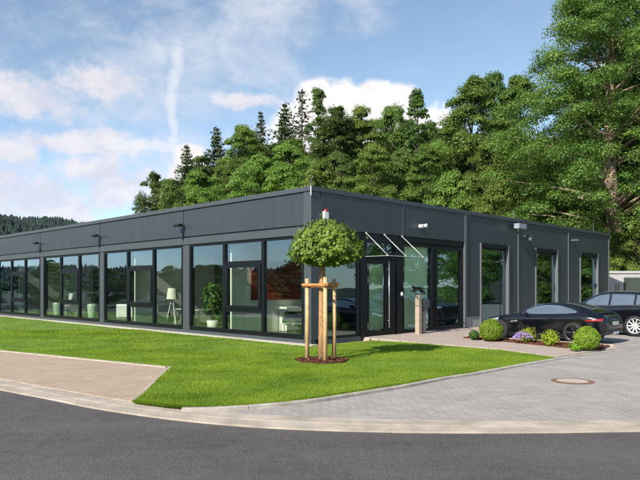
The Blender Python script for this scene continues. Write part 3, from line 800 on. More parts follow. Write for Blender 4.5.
# waiting corner: striped red picture on the partition, green bench, white cabinet, glass table
t = bthing('wall_picture', 'large dark red picture with streaky horizontal bands on the pale partition', 'picture', 2.52, 4.45, 2.02)
red = mat('red_streaks', (.045, .008, .006), .5, var=.5, vscale=1)
nt = red.node_tree; tc = nt.nodes.new('ShaderNodeTexCoord'); mpn = nt.nodes.new('ShaderNodeMapping'); mpn.inputs['Scale'].default_value = (.9, 1, 13); nz = nt.nodes.new('ShaderNodeTexNoise'); nz.inputs['Scale'].default_value = 1.3; nz.inputs['Detail'].default_value = 5
cr = nt.nodes.new('ShaderNodeValToRGB'); cr.color_ramp.elements[0].position = .35; cr.color_ramp.elements[0].color = (.028, .006, .005, 1); cr.color_ramp.elements[1].position = .7; cr.color_ramp.elements[1].color = (.50, .045, .028, 1)
nt.links.new(tc.outputs['Object'], mpn.inputs[0]); nt.links.new(mpn.outputs[0], nz.inputs['Vector']); nt.links.new(nz.outputs['Fac'], cr.inputs[0]); nt.links.new(cr.outputs[0], nt.nodes['Principled BSDF'].inputs['Base Color'])
mb = MB(); mb.box(-1.28, 1.28, -.02, .02, -.74, .74); mb.build('canvas', red, t)
t = bthing('bench', 'dark green upholstered bench on thin metal legs below the red picture', 'bench', 3.0, 3.4)
mb = MB(); mb.box(-.85, .85, -.36, .36, .30, .52); mb.build('seat', M_SOFA, t, bevel=.04)
mb = MB(); mb.box(-.85, .85, .24, .36, .521, .78); mb.build('backrest', M_SOFA, t, bevel=.03)
for sx in (-.78, .78):
    for sy in (-.3, .3): mb = MB(); mb.tube([(sx, sy, 0), (sx, sy, .31)], .016, 6); mb.build('leg', M_STEEL, t)
t = bthing('cabinet', 'white cabinet standing along the pale wall under the red picture', 'cabinet', 3.3, 4.2)
mb = MB(); mb.box(-.7, .9, -.2, .2, .02, .95); mb.build('body', M_WFUR, t); mb = MB(); mb.box(-.69, .09, -.215, -.201, .06, .92); mb.box(.11, .89, -.215, -.201, .06, .92); mb.build('door', M_WFUR, t)
t = bthing('coffee_table', 'low table with thin metal legs in front of the green bench', 'table', 1.7, 2.6)
mb = MB(); mb.box(-.35, .35, -.35, .35, .40, .42); mb.build('top', M_WFUR, t)
for sx in (-.33, .33):
    for sy in (-.33, .33): mb = MB(); mb.tube([(sx, sy, 0), (sx, sy, .40)], .012, 6); mb.build('leg', M_STEEL, t)
# lobby armchair seen through the glass beside the door
t = bthing('lobby_chair', 'dark bowl-shaped chair behind the glass right of the door', 'chair', 5.0, 1.1, .1)
mb = MB(); mb.lathe([(.10, .42), (.26, .46), (.34, .62), (.36, .86), (.34, .86), (.31, .62), (.22, .50), (.001, .49)], 28, cap=False); mb.build('shell', mat('brown_leather', (.05, .03, .02), .5), t, True)
mb = MB(); mb.lathe([(.24, 0), (.24, .02), (.03, .04), (.025, .44)], 20); mb.build('base', M_STEEL, t, True)

# --- fixtures on the walls
def arm_lamp(v, lab):
    t = thing('wall_spotlight', lab, 'wall lamp', W(-.05, v, 4.12), ROT, 'dark spotlights along the long fascia')
    mb = MB(); mb.box(-.02, .0, -.06, .06, -.09, .09); mb.build('plate', M_DARK, t)
    mb = MB(); mb.tube([(-.01, 0, 0), (-.20, 0, .03)], .022, 8); mb.build('arm', M_DARK, t)
    mb = MB(); mb.box(-.36, -.16, -.19, .19, .0, .07); mb.box(-.34, -.18, -.17, .17, -.03, .0); mb.build('head', M_DARK, t, bevel=.01)
    mb = MB(); mb.box(-.06, -.0, -.035, .035, -.52, -.26); mb.build('drain_box', M_DARK, t)


for v, lab in ((7.0, 'dark wall spotlight over the joint nearest the corner of the long facade'), (14.0, 'dark wall spotlight over the second joint of the long fascia, above the white armchair'), (21.0, 'dark wall spotlight at the far-left joint of the long fascia')): arm_lamp(v, lab)
t = thing('alarm_siren', 'white alarm box with a red flasher on top beside the building corner', 'alarm', W(.52, -.09, 4.0), ROT)
mb = MB(); mb.box(-.10, .10, -.09, .0, -.09, .15); mb.build('housing', M_WHITE, t, bevel=.012); mb = MB(); mb.lathe([(.07, .151), (.065, .20), (.04, .225), (.001, .23)], 16, c=(0, -.045, 0), cap=False); mb.build('flasher', M_RED, t, True)
t = thing('twin_spotlight', 'white twin-headed spotlight on the fascia above the entrance glazing', 'wall lamp', W(5.58, -.085, 4.03), ROT)
mb = MB(); mb.box(-.07, .07, -.05, 0, -.07, .07); mb.build('base', M_WHITE, t, bevel=.01)
for s in (-1, 1): mb = MB(); mb.lathe([(.035, 0), (.055, -.05), (.075, -.17), (.001, -.165)], 16, axis='y', c=(s * .13, -.05, .02 * s), cap=False); mb.build('lamp_head', M_WHITE, t, True)
t = thing('camera_box', 'boxy grey camera housing high on the wall right of the glass front', 'camera', W(12.9, -.055, 4.48), ROT)
mb = MB(); mb.box(-.05, .05, -.18, 0, -.03, .03); mb.build('bracket', M_SILVER, t); mb = MB(); mb.box(-.36, .36, -.42, -.16, -.09, .14); mb.build('housing', mat('grey_housing', (.25, .29, .33), .4), t, bevel=.015)
t = thing('sensor_lamp', 'small wall light with a round white globe below the grey camera housing', 'wall lamp', W(13.95, -.055, 4.06), ROT)
mb = MB(); mb.box(-.14, .14, -.30, 0, .03, .10); mb.build('arm', M_SILVER, t, bevel=.01); mb = MB(); mb.lathe([(.001, -.14), (.06, -.12), (.085, -.06), (.07, 0), (.03, .03)], 16, c=(0, -.22, 0)); mb.build('globe', M_WHITE, t, True)
t = thing('bar_wall_lamp', 'slim pale wall light near the right end of the facade above the parked cars', 'wall lamp', W(19.1, -.085, 4.2), ROT)
mb = MB(); mb.box(-.16, .16, -.36, 0, -.03, .04); mb.build('arm', M_SILVER, t, bevel=.01)
t = thing('doorbell', 'small round white bell plate on the dark post right of the entrance door', 'doorbell', W(4.50, -.075, 1.52), ROT)
mb = MB(); mb.lathe([(.075, .015), (.075, -.02), (.05, -.035), (.001, -.036)], 20, axis='y', cap=False); mb.build('plate', M_WHITE, t, True)

# --- pedestal with the leaping cat figure, slim letterbox post beside it
pu, pv, pz = 5.03, -.42, .085
t = thing('pedestal', 'slim sand-coloured stone pedestal right of the entrance door', 'pedestal', W(pu, pv, pz), ROT)
mb = MB(); mb.box(-.09, .09, -.09, .09, -.05, 1.42); mb.build('shaft', mat('sandstone', (.36, .29, .22), .85, var=.12, vscale=6, bump=.2), t, bevel=.012)
def skin(name, nodes, edges, m, parent, sub=2):
    me = bpy.data.meshes.new(name); me.from_pydata([n[0] for n in nodes], edges, []); o = bpy.data.objects.new(name, me); COL.objects.link(o)
    o.modifiers.new('skin', 'SKIN'); s = o.modifiers.new('sub', 'SUBSURF'); s.levels = s.render_levels = sub
    if not me.skin_vertices: me.skin_vertices.new()
    for i, n in enumerate(nodes):
        sv = me.skin_vertices[0].data[i]; sv.radius = (n[1], n[1]) if not hasattr(n[1], '__len__') else n[1]; sv.use_root = (i == 0)
    dg = bpy.context.evaluated_depsgraph_get(); me2 = bpy.data.meshes.new_from_object(o.evaluated_get(dg)); bpy.data.objects.remove(o)
    return link(name, me2, m, parent, True)


t = thing('cat_sculpture', 'black leaping big cat figure on top of the sandstone pedestal', 'sculpture', W(pu, pv, pz + 1.42), ROT)
# +x to the right (hind legs), head reaching out to the left
nod = [((.10, 0, .20), .068), ((-.02, 0, .235), .06), ((-.15, 0, .22), .068), ((-.25, 0, .25), .05), ((-.33, 0, .27), .052), ((-.40, 0, .25), .03),
       ((.20, .03, .11), .045), ((.30, .03, .07), .026), ((.27, .03, .0), .018), ((.20, -.03, .12), .045), ((.33, -.03, .10), .026), ((.31, -.03, .01), .018),
       ((-.22, .04, .15), .032), ((-.33, .04, .12), .022), ((-.45, .04, .11), .016), ((-.20, -.04, .14), .032), ((-.29, -.04, .08), .022), ((-.41, -.04, .06), .016),
       ((.20, 0, .23), .03), ((.33, 0, .20), .018), ((.45, 0, .22), .013), ((.52, 0, .27), .01),
       ((-.335, .03, .325), .012), ((-.335, -.03, .325), .012)]
edg = [(0, 1), (1, 2), (2, 3), (3, 4), (4, 5), (0, 6), (6, 7), (7, 8), (0, 9), (9, 10), (10, 11), (2, 12), (12, 13), (13, 14), (2, 15), (15, 16), (16, 17), (0, 18), (18, 19), (19, 20), (20, 21), (4, 22), (4, 23)]
M_BRONZE = mat('black_bronze', (.012, .012, .013), .35, metal=.3)
skin('figure', nod, edg, M_BRONZE, t)
mb = MB(); mb.box(-.11, .36, -.07, .07, 0, .022); mb.build('plinth', M_BRONZE, t, bevel=.005)
t = thing('letterbox', 'dark grey letterbox on a slim post beside the cat pedestal', 'letterbox', W(5.42, -.36, .085), ROT)
mb = MB(); mb.box(-.085, .085, -.06, .06, -.05, .98); mb.build('post', mat('rosy_stone', (.33, .27, .23), .85, var=.1, vscale=6), t, bevel=.008)
mb = MB(); mb.add([(-.09, -.08, .80), (.09, -.08, .80), (.09, .08, .80), (-.09, .08, .80), (-.19, -.14, .98), (.19, -.14, .98), (.19, .12, .98), (-.19, .12, .98), (-.19, -.14, 1.22), (.19, -.14, 1.22), (.19, .12, 1.28), (-.19, .12, 1.28)],
                [(3, 2, 1, 0), (0, 1, 5, 4), (1, 2, 6, 5), (2, 3, 7, 6), (3, 0, 4, 7), (4, 5, 9, 8), (5, 6, 10, 9), (6, 7, 11, 10), (7, 4, 8, 11), (8, 9, 10, 11)])
mb.build('box', mat('slate_grey', (.10, .105, .11), .45, var=.08), t, bevel=.008)
mb = MB(); mb.box(-.15, .15, -.152, -.142, 1.13, 1.16); mb.build('slot', M_SILVER, t)

# ------------------------------------------------------------------ young ball-headed tree with its stakes
TX, TY = TREE_XY
def wob(r, k, seed, amp=.06):
    rnd = random.Random(seed); ph = [rnd.uniform(0, 6.28) for _ in range(3)]
    return [(r * (1 + amp * math.sin(3 * a + ph[0]) + amp * .6 * math.sin(7 * a + ph[1])) * math.cos(a), r * (1 + amp * math.sin(3 * a + ph[0]) + amp * .6 * math.sin(7 * a + ph[1])) * math.sin(a)) for a in [2 * math.pi * i / k for i in range(k)]]
ring = [(TX + p[0], TY + p[1]) for p in wob(.64, 40, 2)]
struct(sheet('mulch_ring', ring, lambda x, y: .012 + .02 * max(0, 1 - math.hypot(x - TX, y - TY) / .6), M_MULCH, step=.15, skirt=.05))
tag(scatter_chips(ring, lambda x, y: .015 + .02 * max(0, 1 - math.hypot(x - TX, y - TY) / .6), 1600, 5), 'dark bark mulch in the ring round the young tree')

LEAF5 = []
for i in range(10):                     # five-lobed maple leaf outline, unit length along +y
    a = math.pi * (-.5 + i / 5.0) + math.pi / 10 * 0; LEAF5.append(((.5 if i % 2 == 0 else .27) * math.cos(a), (.5 if i % 2 == 0 else .27) * math.sin(a)))


def star_leaves(rs, P, Nn, up_dir, size):
    n = len(P); Nn = unit(Nn); b = unit(up_dir - Nn * (up_dir * Nn).sum(1, keepdims=True)); t = np.cross(b, Nn)
    tmpl = np.array([(0, 0)] + LEAF5); k = len(tmpl); s = np.asarray(size).reshape(-1, 1, 1)
    bend = -(np.abs(tmpl[:, 0]) * .35 + .25 * np.maximum(tmpl[:, 1], 0))[None, :, None]
    V = P[:, None, :] + (t[:, None, :] * tmpl[None, :, 0:1] + b[:, None, :] * tmpl[None, :, 1:2] + Nn[:, None, :] * bend) * s
    tri = np.array([(0, 1 + i, 1 + (i + 1) % 10) for i in range(10)])
    F = (np.arange(n) * k)[:, None, None] + tri[None]
    return V.reshape(-1, 3), F.reshape(-1, 3)


t = thing('young_tree', 'young ball-headed tree with a wrapped trunk on the lawn before the building corner', 'tree', (TX, TY, 0))
mb = MB(); mb.tube([(0, 0, -.05), (.005, .0, .8), (.0, 0, 1.6), (.01, 0, 2.30)], [.098, .088, .078, .07], 14); mb.build('trunk_wrap', M_JUTE, t, True)
mb = MB(); mb.tube([(.01, 0, 2.28), (.02, 0, 2.5), (.0, 0, 2.8), (0, .02, 3.2)], [.05, .05, .035, .015], 10)
rnd = random.Random(8)
for i in range(22):
    a = i * 2.4; z = 2.42 + .03 * i; r = .55 + .25 * rnd.random(); mb.tube([(0, 0, z), (r * .5 * math.cos(a), r * .5 * math.sin(a), z + .12), (r * math.cos(a), r * math.sin(a), z + .10 + .3 * rnd.random())], [.016, .011, .004], 6)
mb.build('trunk', M_BARKD, t, True)
rs = np.random.RandomState(21)
n = 5200; a = rs.uniform(0, 2 * np.pi, n); cz = rs.uniform(-1, 1, n); sh = 1 - np.abs(rs.normal(0, .16, n)); sh = np.clip(sh, .3, 1.05)
lump = 1 + .09 * np.sin(5 * a + 3 * cz) + .08 * np.sin(9 * a - 7 * cz) + .07 * np.sin(13 * a + 11 * cz)
hor = .93 * np.sqrt(1 - cz ** 2) * sh * lump; ver = cz * sh
zc = 2.74; zz = zc + np.where(ver > 0, ver * .66 * (1 + .12 * np.sin(6 * a + 1)), ver * .44)
P = np.c_[hor * .93 * np.cos(a) + .09, hor * .93 * np.sin(a), zz]; P[:, 2] -= .10 * (hor ** 2); st = rs.uniform(0, 1, n) > .955; ctr_ = np.array([.09, 0, zc]); P[st] = ctr_ + (P[st] - ctr_) * rs.uniform(1.04, 1.2, (st.sum(), 1))
outw = np.c_[np.cos(a), np.sin(a), np.zeros(n)]
Nn = outw * (.45 + .5 * hor[:, None]) + np.c_[np.zeros((n, 2)), np.full(n, .75)] + rs.normal(0, .28, (n, 3))
tip = outw * .6 + np.c_[np.zeros((n, 2)), np.full(n, -.9)] + rs.normal(0, .3, (n, 3))
V, F = star_leaves(rs, P, Nn, unit(tip), rs.uniform(.065, .125, n))
link('crown', mesh_np('crown', V, F, 3), leaf_mat('maple_leaf', (.10, .165, .018), (.185, .255, .035), 2.5, .35, .42), t)

t = thing('tree_stakes', 'three peeled wooden stakes tied by cross rails round the young tree', 'tree support', (TX, TY, 0))
stk = []
for (x, top, yy) in ((-.365, 1.99, .16), (.075, 2.02, -.30), (.30, 1.99, .26)):
    mb = MB(); mb.tube([(x, yy, -.1), (x + .006, yy, top * .5), (x, yy, top)], [.054, .05, .047], 12); o = mb.build('stake', M_WOODP, t, True); stk.append(Vector((x, yy, 0)))
for i, j, z in ((0, 1, 1.83), (1, 2, 1.85), (2, 0, 1.80)):
    p, q = stk[i], stk[j]; d = (q - p).normalized(); nrm = Vector((d.y, -d.x, 0)) * .062
    mb = MB(); mb.tube([p - d * .09 + nrm + Vector((0, 0, z)), q + d * .09 + nrm + Vector((0, 0, z))], .042, 8); mb.build('rail', mat('stained_rail', (.42, .19, .06), .8, var=.25, vscale=8), t)

# ------------------------------------------------------------------ shrubs of the bed
def ball_shrub(label, p, r, seed, n, m, z=0.03, group=None, hz=.95):
    t = thing('boxwood_ball', label, 'shrub', (p[0], p[1], wz(*p) + z), 0, group); rs = np.random.RandomState(seed)
    d = unit(rs.normal(size=(n, 3))); k = 1 - np.abs(rs.normal(0, .07, n)); lump = 1 + .035 * np.sin(6 * d[:, 0] + seed) * np.sin(5 * d[:, 1] + 2) + .03 * np.sin(9 * d[:, 2])
    P = d * (k * lump * (1 + .06 * (rs.uniform(0, 1, n) > .93)))[:, None] * r * np.array([1, 1, hz]); P[:, 2] += r * hz * .93; ok = P[:, 2] > 0; P = P[ok]; d = d[ok]
    V, F = leaf_quads(rs, P, d + rs.normal(0, .55, d.shape), rs.uniform(.025, .05, len(P)), .6); link('foliage', mesh_np('foliage', V, F, 4), m, t)
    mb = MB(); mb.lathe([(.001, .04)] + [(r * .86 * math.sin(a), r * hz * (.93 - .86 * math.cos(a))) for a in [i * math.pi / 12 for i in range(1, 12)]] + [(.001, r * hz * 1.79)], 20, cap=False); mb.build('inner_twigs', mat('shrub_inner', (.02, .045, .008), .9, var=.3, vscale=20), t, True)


M_BOX = leaf_mat('boxwood_leaf', (.165, .31, .02), (.27, .42, .04), 7, .3, .45)
M_BOXD = leaf_mat('boxwood_dark_leaf', (.05, .10, .02), (.09, .15, .03), 7, .3, .45)
M_YEL = leaf_mat('golden_leaf', (.22, .30, .02), (.38, .42, .03), 9, .35, .45)
M_PUR = leaf_mat('purple_flower', (.30, .18, .50), (.48, .36, .68), 14, .3, .6)
b1 = px(491, 340.2, .05); b2 = px(587, 349.3, .05); b3 = px(474, 339.0, .05)
ball_shrub('clipped green box ball in front of the coupe\'s bonnet', b1, .375, 1, 7500, M_BOX, group='clipped box balls')
ball_shrub('clipped green box ball hiding the coupe\'s rear wheel', b2, .345, 2, 7500, M_BOX, group='clipped box balls')
ball_shrub('tiny dark box ball at the left end of the mulch bed', b3, .165, 3, 1800, M_BOXD, group='clipped box balls')
bs = px(570, 348.6, .05)


def loose_shrub(label, p, r, h, seed, n, m, flower=None):
    t = thing('golden_shrub' if flower is None else 'flowering_shrub', label, 'shrub', (p[0], p[1], wz(*p) + .02)); rs = np.random.RandomState(seed)
    tw = MB(); Ps = []; Ns = []
    for i in range(34):
        a = rs.uniform(0, 6.28); rr = r * math.sqrt(rs.uniform(.02, 1)); hh = h * rs.uniform(.55, 1.05) * (1 - .45 * (rr / r) ** 2); e = Vector((rr * math.cos(a), rr * math.sin(a), hh)); tw.tube([(0, 0, 0), e * .55 + Vector((0, 0, .03)), e], [.007, .005, .002], 5)
        k = n // 34; q = rs.uniform(.25, 1, k); Ps.append(np.outer(q, np.array(e)) + rs.normal(0, .035, (k, 3))); Ns.append(np.tile(np.array([math.cos(a), math.sin(a), .8]), (k, 1)) + rs.normal(0, .6, (k, 3)))
    P = np.concatenate(Ps); Nn = np.concatenate(Ns); P[:, 2] = np.maximum(P[:, 2], .02)
    V, F = leaf_quads(rs, P, Nn, rs.uniform(.035, .075, len(P)), .5); link('foliage', mesh_np('foliage', V, F, 4), m, t); tw.build('stem', M_BARKD, t)
    if flower is not None:
        k = 420; a = rs.uniform(0, 6.28, k); rr = r * 1.02 * np.sqrt(rs.uniform(0, 1, k)); P = np.c_[rr * np.cos(a), rr * np.sin(a), .06 + h * .52 * np.sqrt(np.clip(1 - (rr / r / 1.1) ** 2, 0, 1)) * rs.uniform(.7, 1.1, k)]
        # blooms sit towards the front of the plant
        fr = np.array([-.25, -.22, 0]); V, F = leaf_quads(rs, P * np.array([1, .8, 1]) + fr * .8, rs.normal(0, .5, (k, 3)) + [-.2, -.4, .8], rs.uniform(.03, .055, k), .8); link('blossom', mesh_np('blossom', V, F, 4), M_PUR, t)


loose_shrub('yellow-green shrub with purple blossoms in front of the coupe door', px(527.5, 342.0, .05), .31, .55, 4, 1700, M_YEL, 1)
loose_shrub('yellow-green leafy shrub without blossoms in the middle of the mulch bed', px(549.5, 344.8, .05), .32, .50, 6, 1900, M_YEL)
loose_shrub('low yellow-green shrublet tucked against the foot of the right box ball', px(574, 349.8, .05), .17, .27, 7, 700, M_BOX)

# ------------------------------------------------------------------ cars
def pchip(xs, ys):
    x = np.array(xs, float); y = np.array(ys, float); h = np.diff(x); d = np.diff(y) / h; m = np.zeros(len(x))
    for i in range(1, len(x) - 1):
        if d[i - 1] * d[i] > 0:
            w1 = 2 * h[i] + h[i - 1]; w2 = h[i] + 2 * h[i - 1]; m[i] = (w1 + w2) / (w1 / d[i - 1] + w2 / d[i])
    m[0], m[-1] = d[0], d[-1]

    def f(q):
        q = np.clip(q, x[0], x[-1]); i = np.clip(np.searchsorted(x, q) - 1, 0, len(h) - 1); t = (q - x[i]) / h[i]
        return (2 * t ** 3 - 3 * t ** 2 + 1) * y[i] + (t ** 3 - 2 * t ** 2 + t) * h[i] * m[i] + (-2 * t ** 3 + 3 * t ** 2) * y[i + 1] + (t ** 3 - t ** 2) * h[i] * m[i + 1]
    return f


class CarBody:
    """closed body skin lofted from cross sections; s runs from the nose to the tail, local +x is forward"""

    def __init__(c, L, mid, top, belt, wid, bot, roofw, axles, wheel_r, track, paint, root, haunch=None):
        c.mid = mid; c.L = L; c.root = root
        ft, fb, fw, fz = pchip(*top), pchip(*belt), pchip(*wid), pchip(*bot); fr = pchip(*roofw); c.top, c.belt, c.wid = ft, fb, fw
        S = np.unique(np.r_[np.linspace(0, .35, 7), np.linspace(.35, L - .3, 34), np.linspace(L - .3, L, 7)]); V = []; npts = None
        for s in S:
            w, zb, zt, zl = float(fw(s)), float(fb(s)), float(ft(s)), float(fz(s)); g = max(zt - zb, 0.001); yr = float(fr(s)) * w
            hs = [(0, zl), (.55 * w, zl), (.90 * w, zl + .01), (.955 * w, zl + .07), (.965 * w, zl + .3 * (zb - zl)), (.985 * w, zl + .6 * (zb - zl)), (w, zb - .16 * (zb - zl)), (.985 * w, zb - .05 * (zb - zl)), (.945 * w, zb)]
            k = min(g / .28, 1); ys = .93 * w
            hs += [(ys + (yr - ys) * .38, zb + g * (.40 * k + .55 * (1 - k))), (ys + (yr - ys) * .78, zb + g * (.78 * k + .72 * (1 - k))), (yr, zb + g * (.93 * k + .82 * (1 - k))), (yr * .8, zb + g * .975), (yr * .4, zb + g * .995), (0, zt)]
            loop = [(c.mid - s, y, z) for y, z in hs] + [(c.mid - s, -y, z) for y, z in hs[-2:0:-1]]; npts = len(loop); V.append(loop)
        mb = MB(); m = len(V)
        for l in V: mb.v += l
        for i in range(m - 1):
            for k in range(npts):
                q = (k + 1) % npts; mb.f.append((i * npts + k, i * npts + q, (i + 1) * npts + q, (i + 1) * npts + k))
        mb.f.append(tuple(range(npts))); mb.f.append(tuple((m - 1) * npts + k for k in range(npts))[::-1])
        o = mb.build('body', paint, root, True)
        o.modifiers.new('sub', 'SUBSURF').levels = 1; o.modifiers['sub'].render_levels = 1
        cut = MB()
        for ax in axles:
            for sy in (-1, 1):
                y0, y1 = sorted((sy * (track / 2 - .19), sy * (track / 2 + .4))); cut.lathe([(wheel_r + .045, y0), (wheel_r + .045, y1)], 40, axis='y', c=(c.mid - ax, 0, wheel_r - .0))
        cu = cut.build('cutter', paint)
        cbm = bmesh.new(); cbm.from_mesh(cu.data); bmesh.ops.recalc_face_normals(cbm, faces=cbm.faces[:]); cbm.to_mesh(cu.data); cbm.free()
        bbm = bmesh.new(); bbm.from_mesh(o.data); bmesh.ops.recalc_face_normals(bbm, faces=bbm.faces[:]); bbm.to_mesh(o.data); bbm.free()
        dg = bpy.context.evaluated_depsgraph_get(); ev = o.evaluated_get(dg); me0 = ev.to_mesh(); bb = bmesh.new(); bb.from_mesh(me0); c.bvh = BVHTree.FromBMesh(bb); ev.to_mesh_clear(); bb.free()
        b = o.modifiers.new('wells', 'BOOLEAN'); b.object = cu; b.operation = 'DIFFERENCE'; b.solver = 'EXACT'
        dg = bpy.context.evaluated_depsgraph_get(); me = bpy.data.meshes.new_from_object(o.evaluated_get(dg)); o.modifiers.clear(); o.data = me; bpy.data.objects.remove(cu)
        me.polygons.foreach_set('use_smooth', [True] * len(me.polygons))
        try: me.set_sharp_from_angle(angle=math.radians(38))
        except Exception: pass
        c.obj = o

    def hit(c, p, d, off):
        r = c.bvh.ray_cast(Vector(p), Vector(d), 10)
        if r[0] is None: return None
        n = r[1]
        if n.dot(Vector(d)) > 0: n = -n
        return r[0] + n * off

    def patch(c, name, m, fn, dirn, nu=24, nv=8, off=.004, parent=None, smooth=True):
        """panel laid on the body: fn(a, b) in 0..1 gives a start point, rays run along dirn"""
        mb = MB(); idx = {}
        for i in range(nu + 1):
            for j in range(nv + 1):
                h = c.hit(fn(i / nu, j / nv), dirn, off)
                if h is not None: idx[i, j] = len(mb.v); mb.v.append(tuple(h))
        for i in range(nu):
            for j in range(nv):
                q = [(i, j), (i + 1, j), (i + 1, j + 1), (i, j + 1)]
                if all(k in idx for k in q): mb.f.append(tuple(idx[k] for k in q))
        o = mb.build(name, m, parent or c.root, smooth); sl = o.modifiers.new('th', 'SOLIDIFY'); sl.thickness = .004; sl.offset = 1; return o

    def side(c, name, m, s0, s1, lo, hi, sgn, off=.004, nu=26, nv=7, parent=None):
        """patch on a flank between the curves lo(s) and hi(s)"""
        fn = lambda a, b: (c.mid - (s0 + (s1 - s0) * a), sgn * 2.0, float(lo(s0 + (s1 - s0) * a)) * (1 - b) + float(hi(s0 + (s1 - s0) * a)) * b)
        return c.patch(name, m, fn, (0, -sgn, 0), nu, nv, off, parent)

    def line(c, name, m, pts, sgn, r, off=.002, parent=None):
        """thin bead following (s, z) points on a flank"""
        P = [c.hit((c.mid - s, sgn * 2.0, z), (0, -sgn, 0), off) for s, z in pts]; P = [p for p in P if p is not None]
        mb = MB(); mb.tube(P, r, 6); return mb.build(name, m, parent or c.root, True)


def wheel(root, x, y, r, w, spokes, rim_m, disc_caliper=True, split=False):
    """tyre with rim, spokes, brake disc; sits at the axle"""
    sg = 1 if y > 0 else -1
    t = MB(); h = w / 2
    t.lathe([(r * .68, -h), (r * .80, -h * 1.04), (r * .95, -h * .98), (r, -h * .72), (r, h * .72), (r * .95, h * .98), (r * .80, h * 1.04), (r * .68, h)], 44, axis='y', cap=False)
    o = t.build('wheel', M_TYRE, root, True, loc=(x, y, r))
    f = sg * h; q = MB()
    q.lathe([(r * .66, -f * .9), (r * .62, 0), (r * .65, f * .75), (r * .715, f * 1.06), (r * .70, f * 1.09), (r * .66, f * .98), (r * .62, f * .6)], 44, axis='y', cap=False)
    q.lathe([(.001, f * .86), (r * .13, f * .86), (r * .17, f * .70), (r * .17, f * .3)], 20, axis='y', cap=False)
    for k in range(spokes):
        a = 2 * math.pi * k / spokes
        for da in ((-.13, .13) if split else (0,)):
            p0 = (r * .13 * math.cos(a), r * .13 * math.sin(a)); p1 = (r * .66 * math.cos(a + da), r * .66 * math.sin(a + da))
            wd0, wd1 = (.020, .014) if split else (.030, .022); nx, nz = -math.sin(a), math.cos(a)
            vs = []
            for (p, wd, dep) in ((p0, wd0, .78), (p1, wd1, .90)):
                for s in (-1, 1):
                    vs.append((p[0] + nx * s * wd, f * dep, p[1] + nz * s * wd)); vs.append((p[0] + nx * s * wd * .8, f * (dep - .32), p[1] + nz * s * wd * .8))
            q.add(vs, [(0, 2, 6, 4), (1, 5, 7, 3), (0, 4, 5, 1), (2, 3, 7, 6)])
    q.build('rim', rim_m, o, True)
    d = MB(); d.lathe([(.02, f * .12), (r * .52, f * .12), (r * .52, f * .0), (.02, f * .0)], 32, axis='y'); d.build('brake_disc', mat('disc_steel', (.12, .12, .12), .35, metal=.8), o, True)
    if disc_caliper:
        b = MB(); b.tube([(r * .42 * math.cos(a), f * .22, r * .42 * math.sin(a)) for a in [2.4 + .1 * i for i in range(10)]], .045, 8); b.build('brake_caliper', M_BRAKE, o, True)
    return o


def car_common(cb, root, axles, track, r, w, spokes, rim, cal, split):
    for ax in axles:
        for sy in (1, -1): wheel(root, cb.mid - ax, sy * track / 2, r, w, spokes, rim, cal, split)
    ub = MB(); ub.box(cb.mid - axles[1] - .3, cb.mid - axles[0] + .3, -track / 2 + .2, track / 2 - .2, .17, .42); ub.build('underbody', M_DARK, root)


def clip_poly(xs, zs): return pchip(xs, zs)


# --- black coupe, nose towards the building
p = W(7.26, -4.19, -.034)
t = thing('coupe_car', 'low black two-door coupe with a sloping tail parked nose first behind the shrubs', 'car', p, ROT + math.pi / 2)
cb = CarBody(4.47, 2.18,
             top=([0, .08, .2, .5, 1.0, 1.42, 1.75, 2.1, 2.45, 2.8, 3.15, 3.5, 3.85, 4.1, 4.28, 4.40, 4.47], [.50, .60, .67, .76, .85, .905, 1.07, 1.215, 1.29, 1.308, 1.285, 1.215, 1.11, 1.02, .955, .86, .62]),
             belt=([0, .1, .4, .87, 1.4, 2.0, 2.6, 3.1, 3.5, 3.9, 4.2, 4.38, 4.47], [.46, .56, .66, .755, .815, .845, .865, .90, .915, .895, .86, .79, .57]),
             wid=([0, .12, .35, .87, 1.4, 2.0, 2.6, 3.1, 3.49, 3.9, 4.2, 4.38, 4.47], [.50, .70, .86, .945, .925, .905, .91, .94, .962, .935, .86, .78, .70]),
             bot=([0, .3, .9, 2.2, 3.4, 4.1, 4.47], [.22, .17, .16, .16, .17, .24, .34]),
             roofw=([0, 1.4, 2.0, 2.5, 3.1, 3.7, 4.2, 4.47], [.80, .80, .64, .61, .59, .60, .72, .85]),
             axles=(.87, 3.49), wheel_r=.345, track=1.655, paint=M_PAINT, root=t)
car_common(cb, t, (.87, 3.49), 1.655, .345, .265, 5, M_RIMD, True, True)
wlo = pchip([1.66, 2.2, 2.8, 3.2, 3.55], [.90, .905, .925, .955, 1.005]); whi = pchip([1.66, 1.9, 2.2, 2.55, 2.9, 3.25, 3.55], [.915, 1.04, 1.145, 1.195, 1.185, 1.12, 1.02])
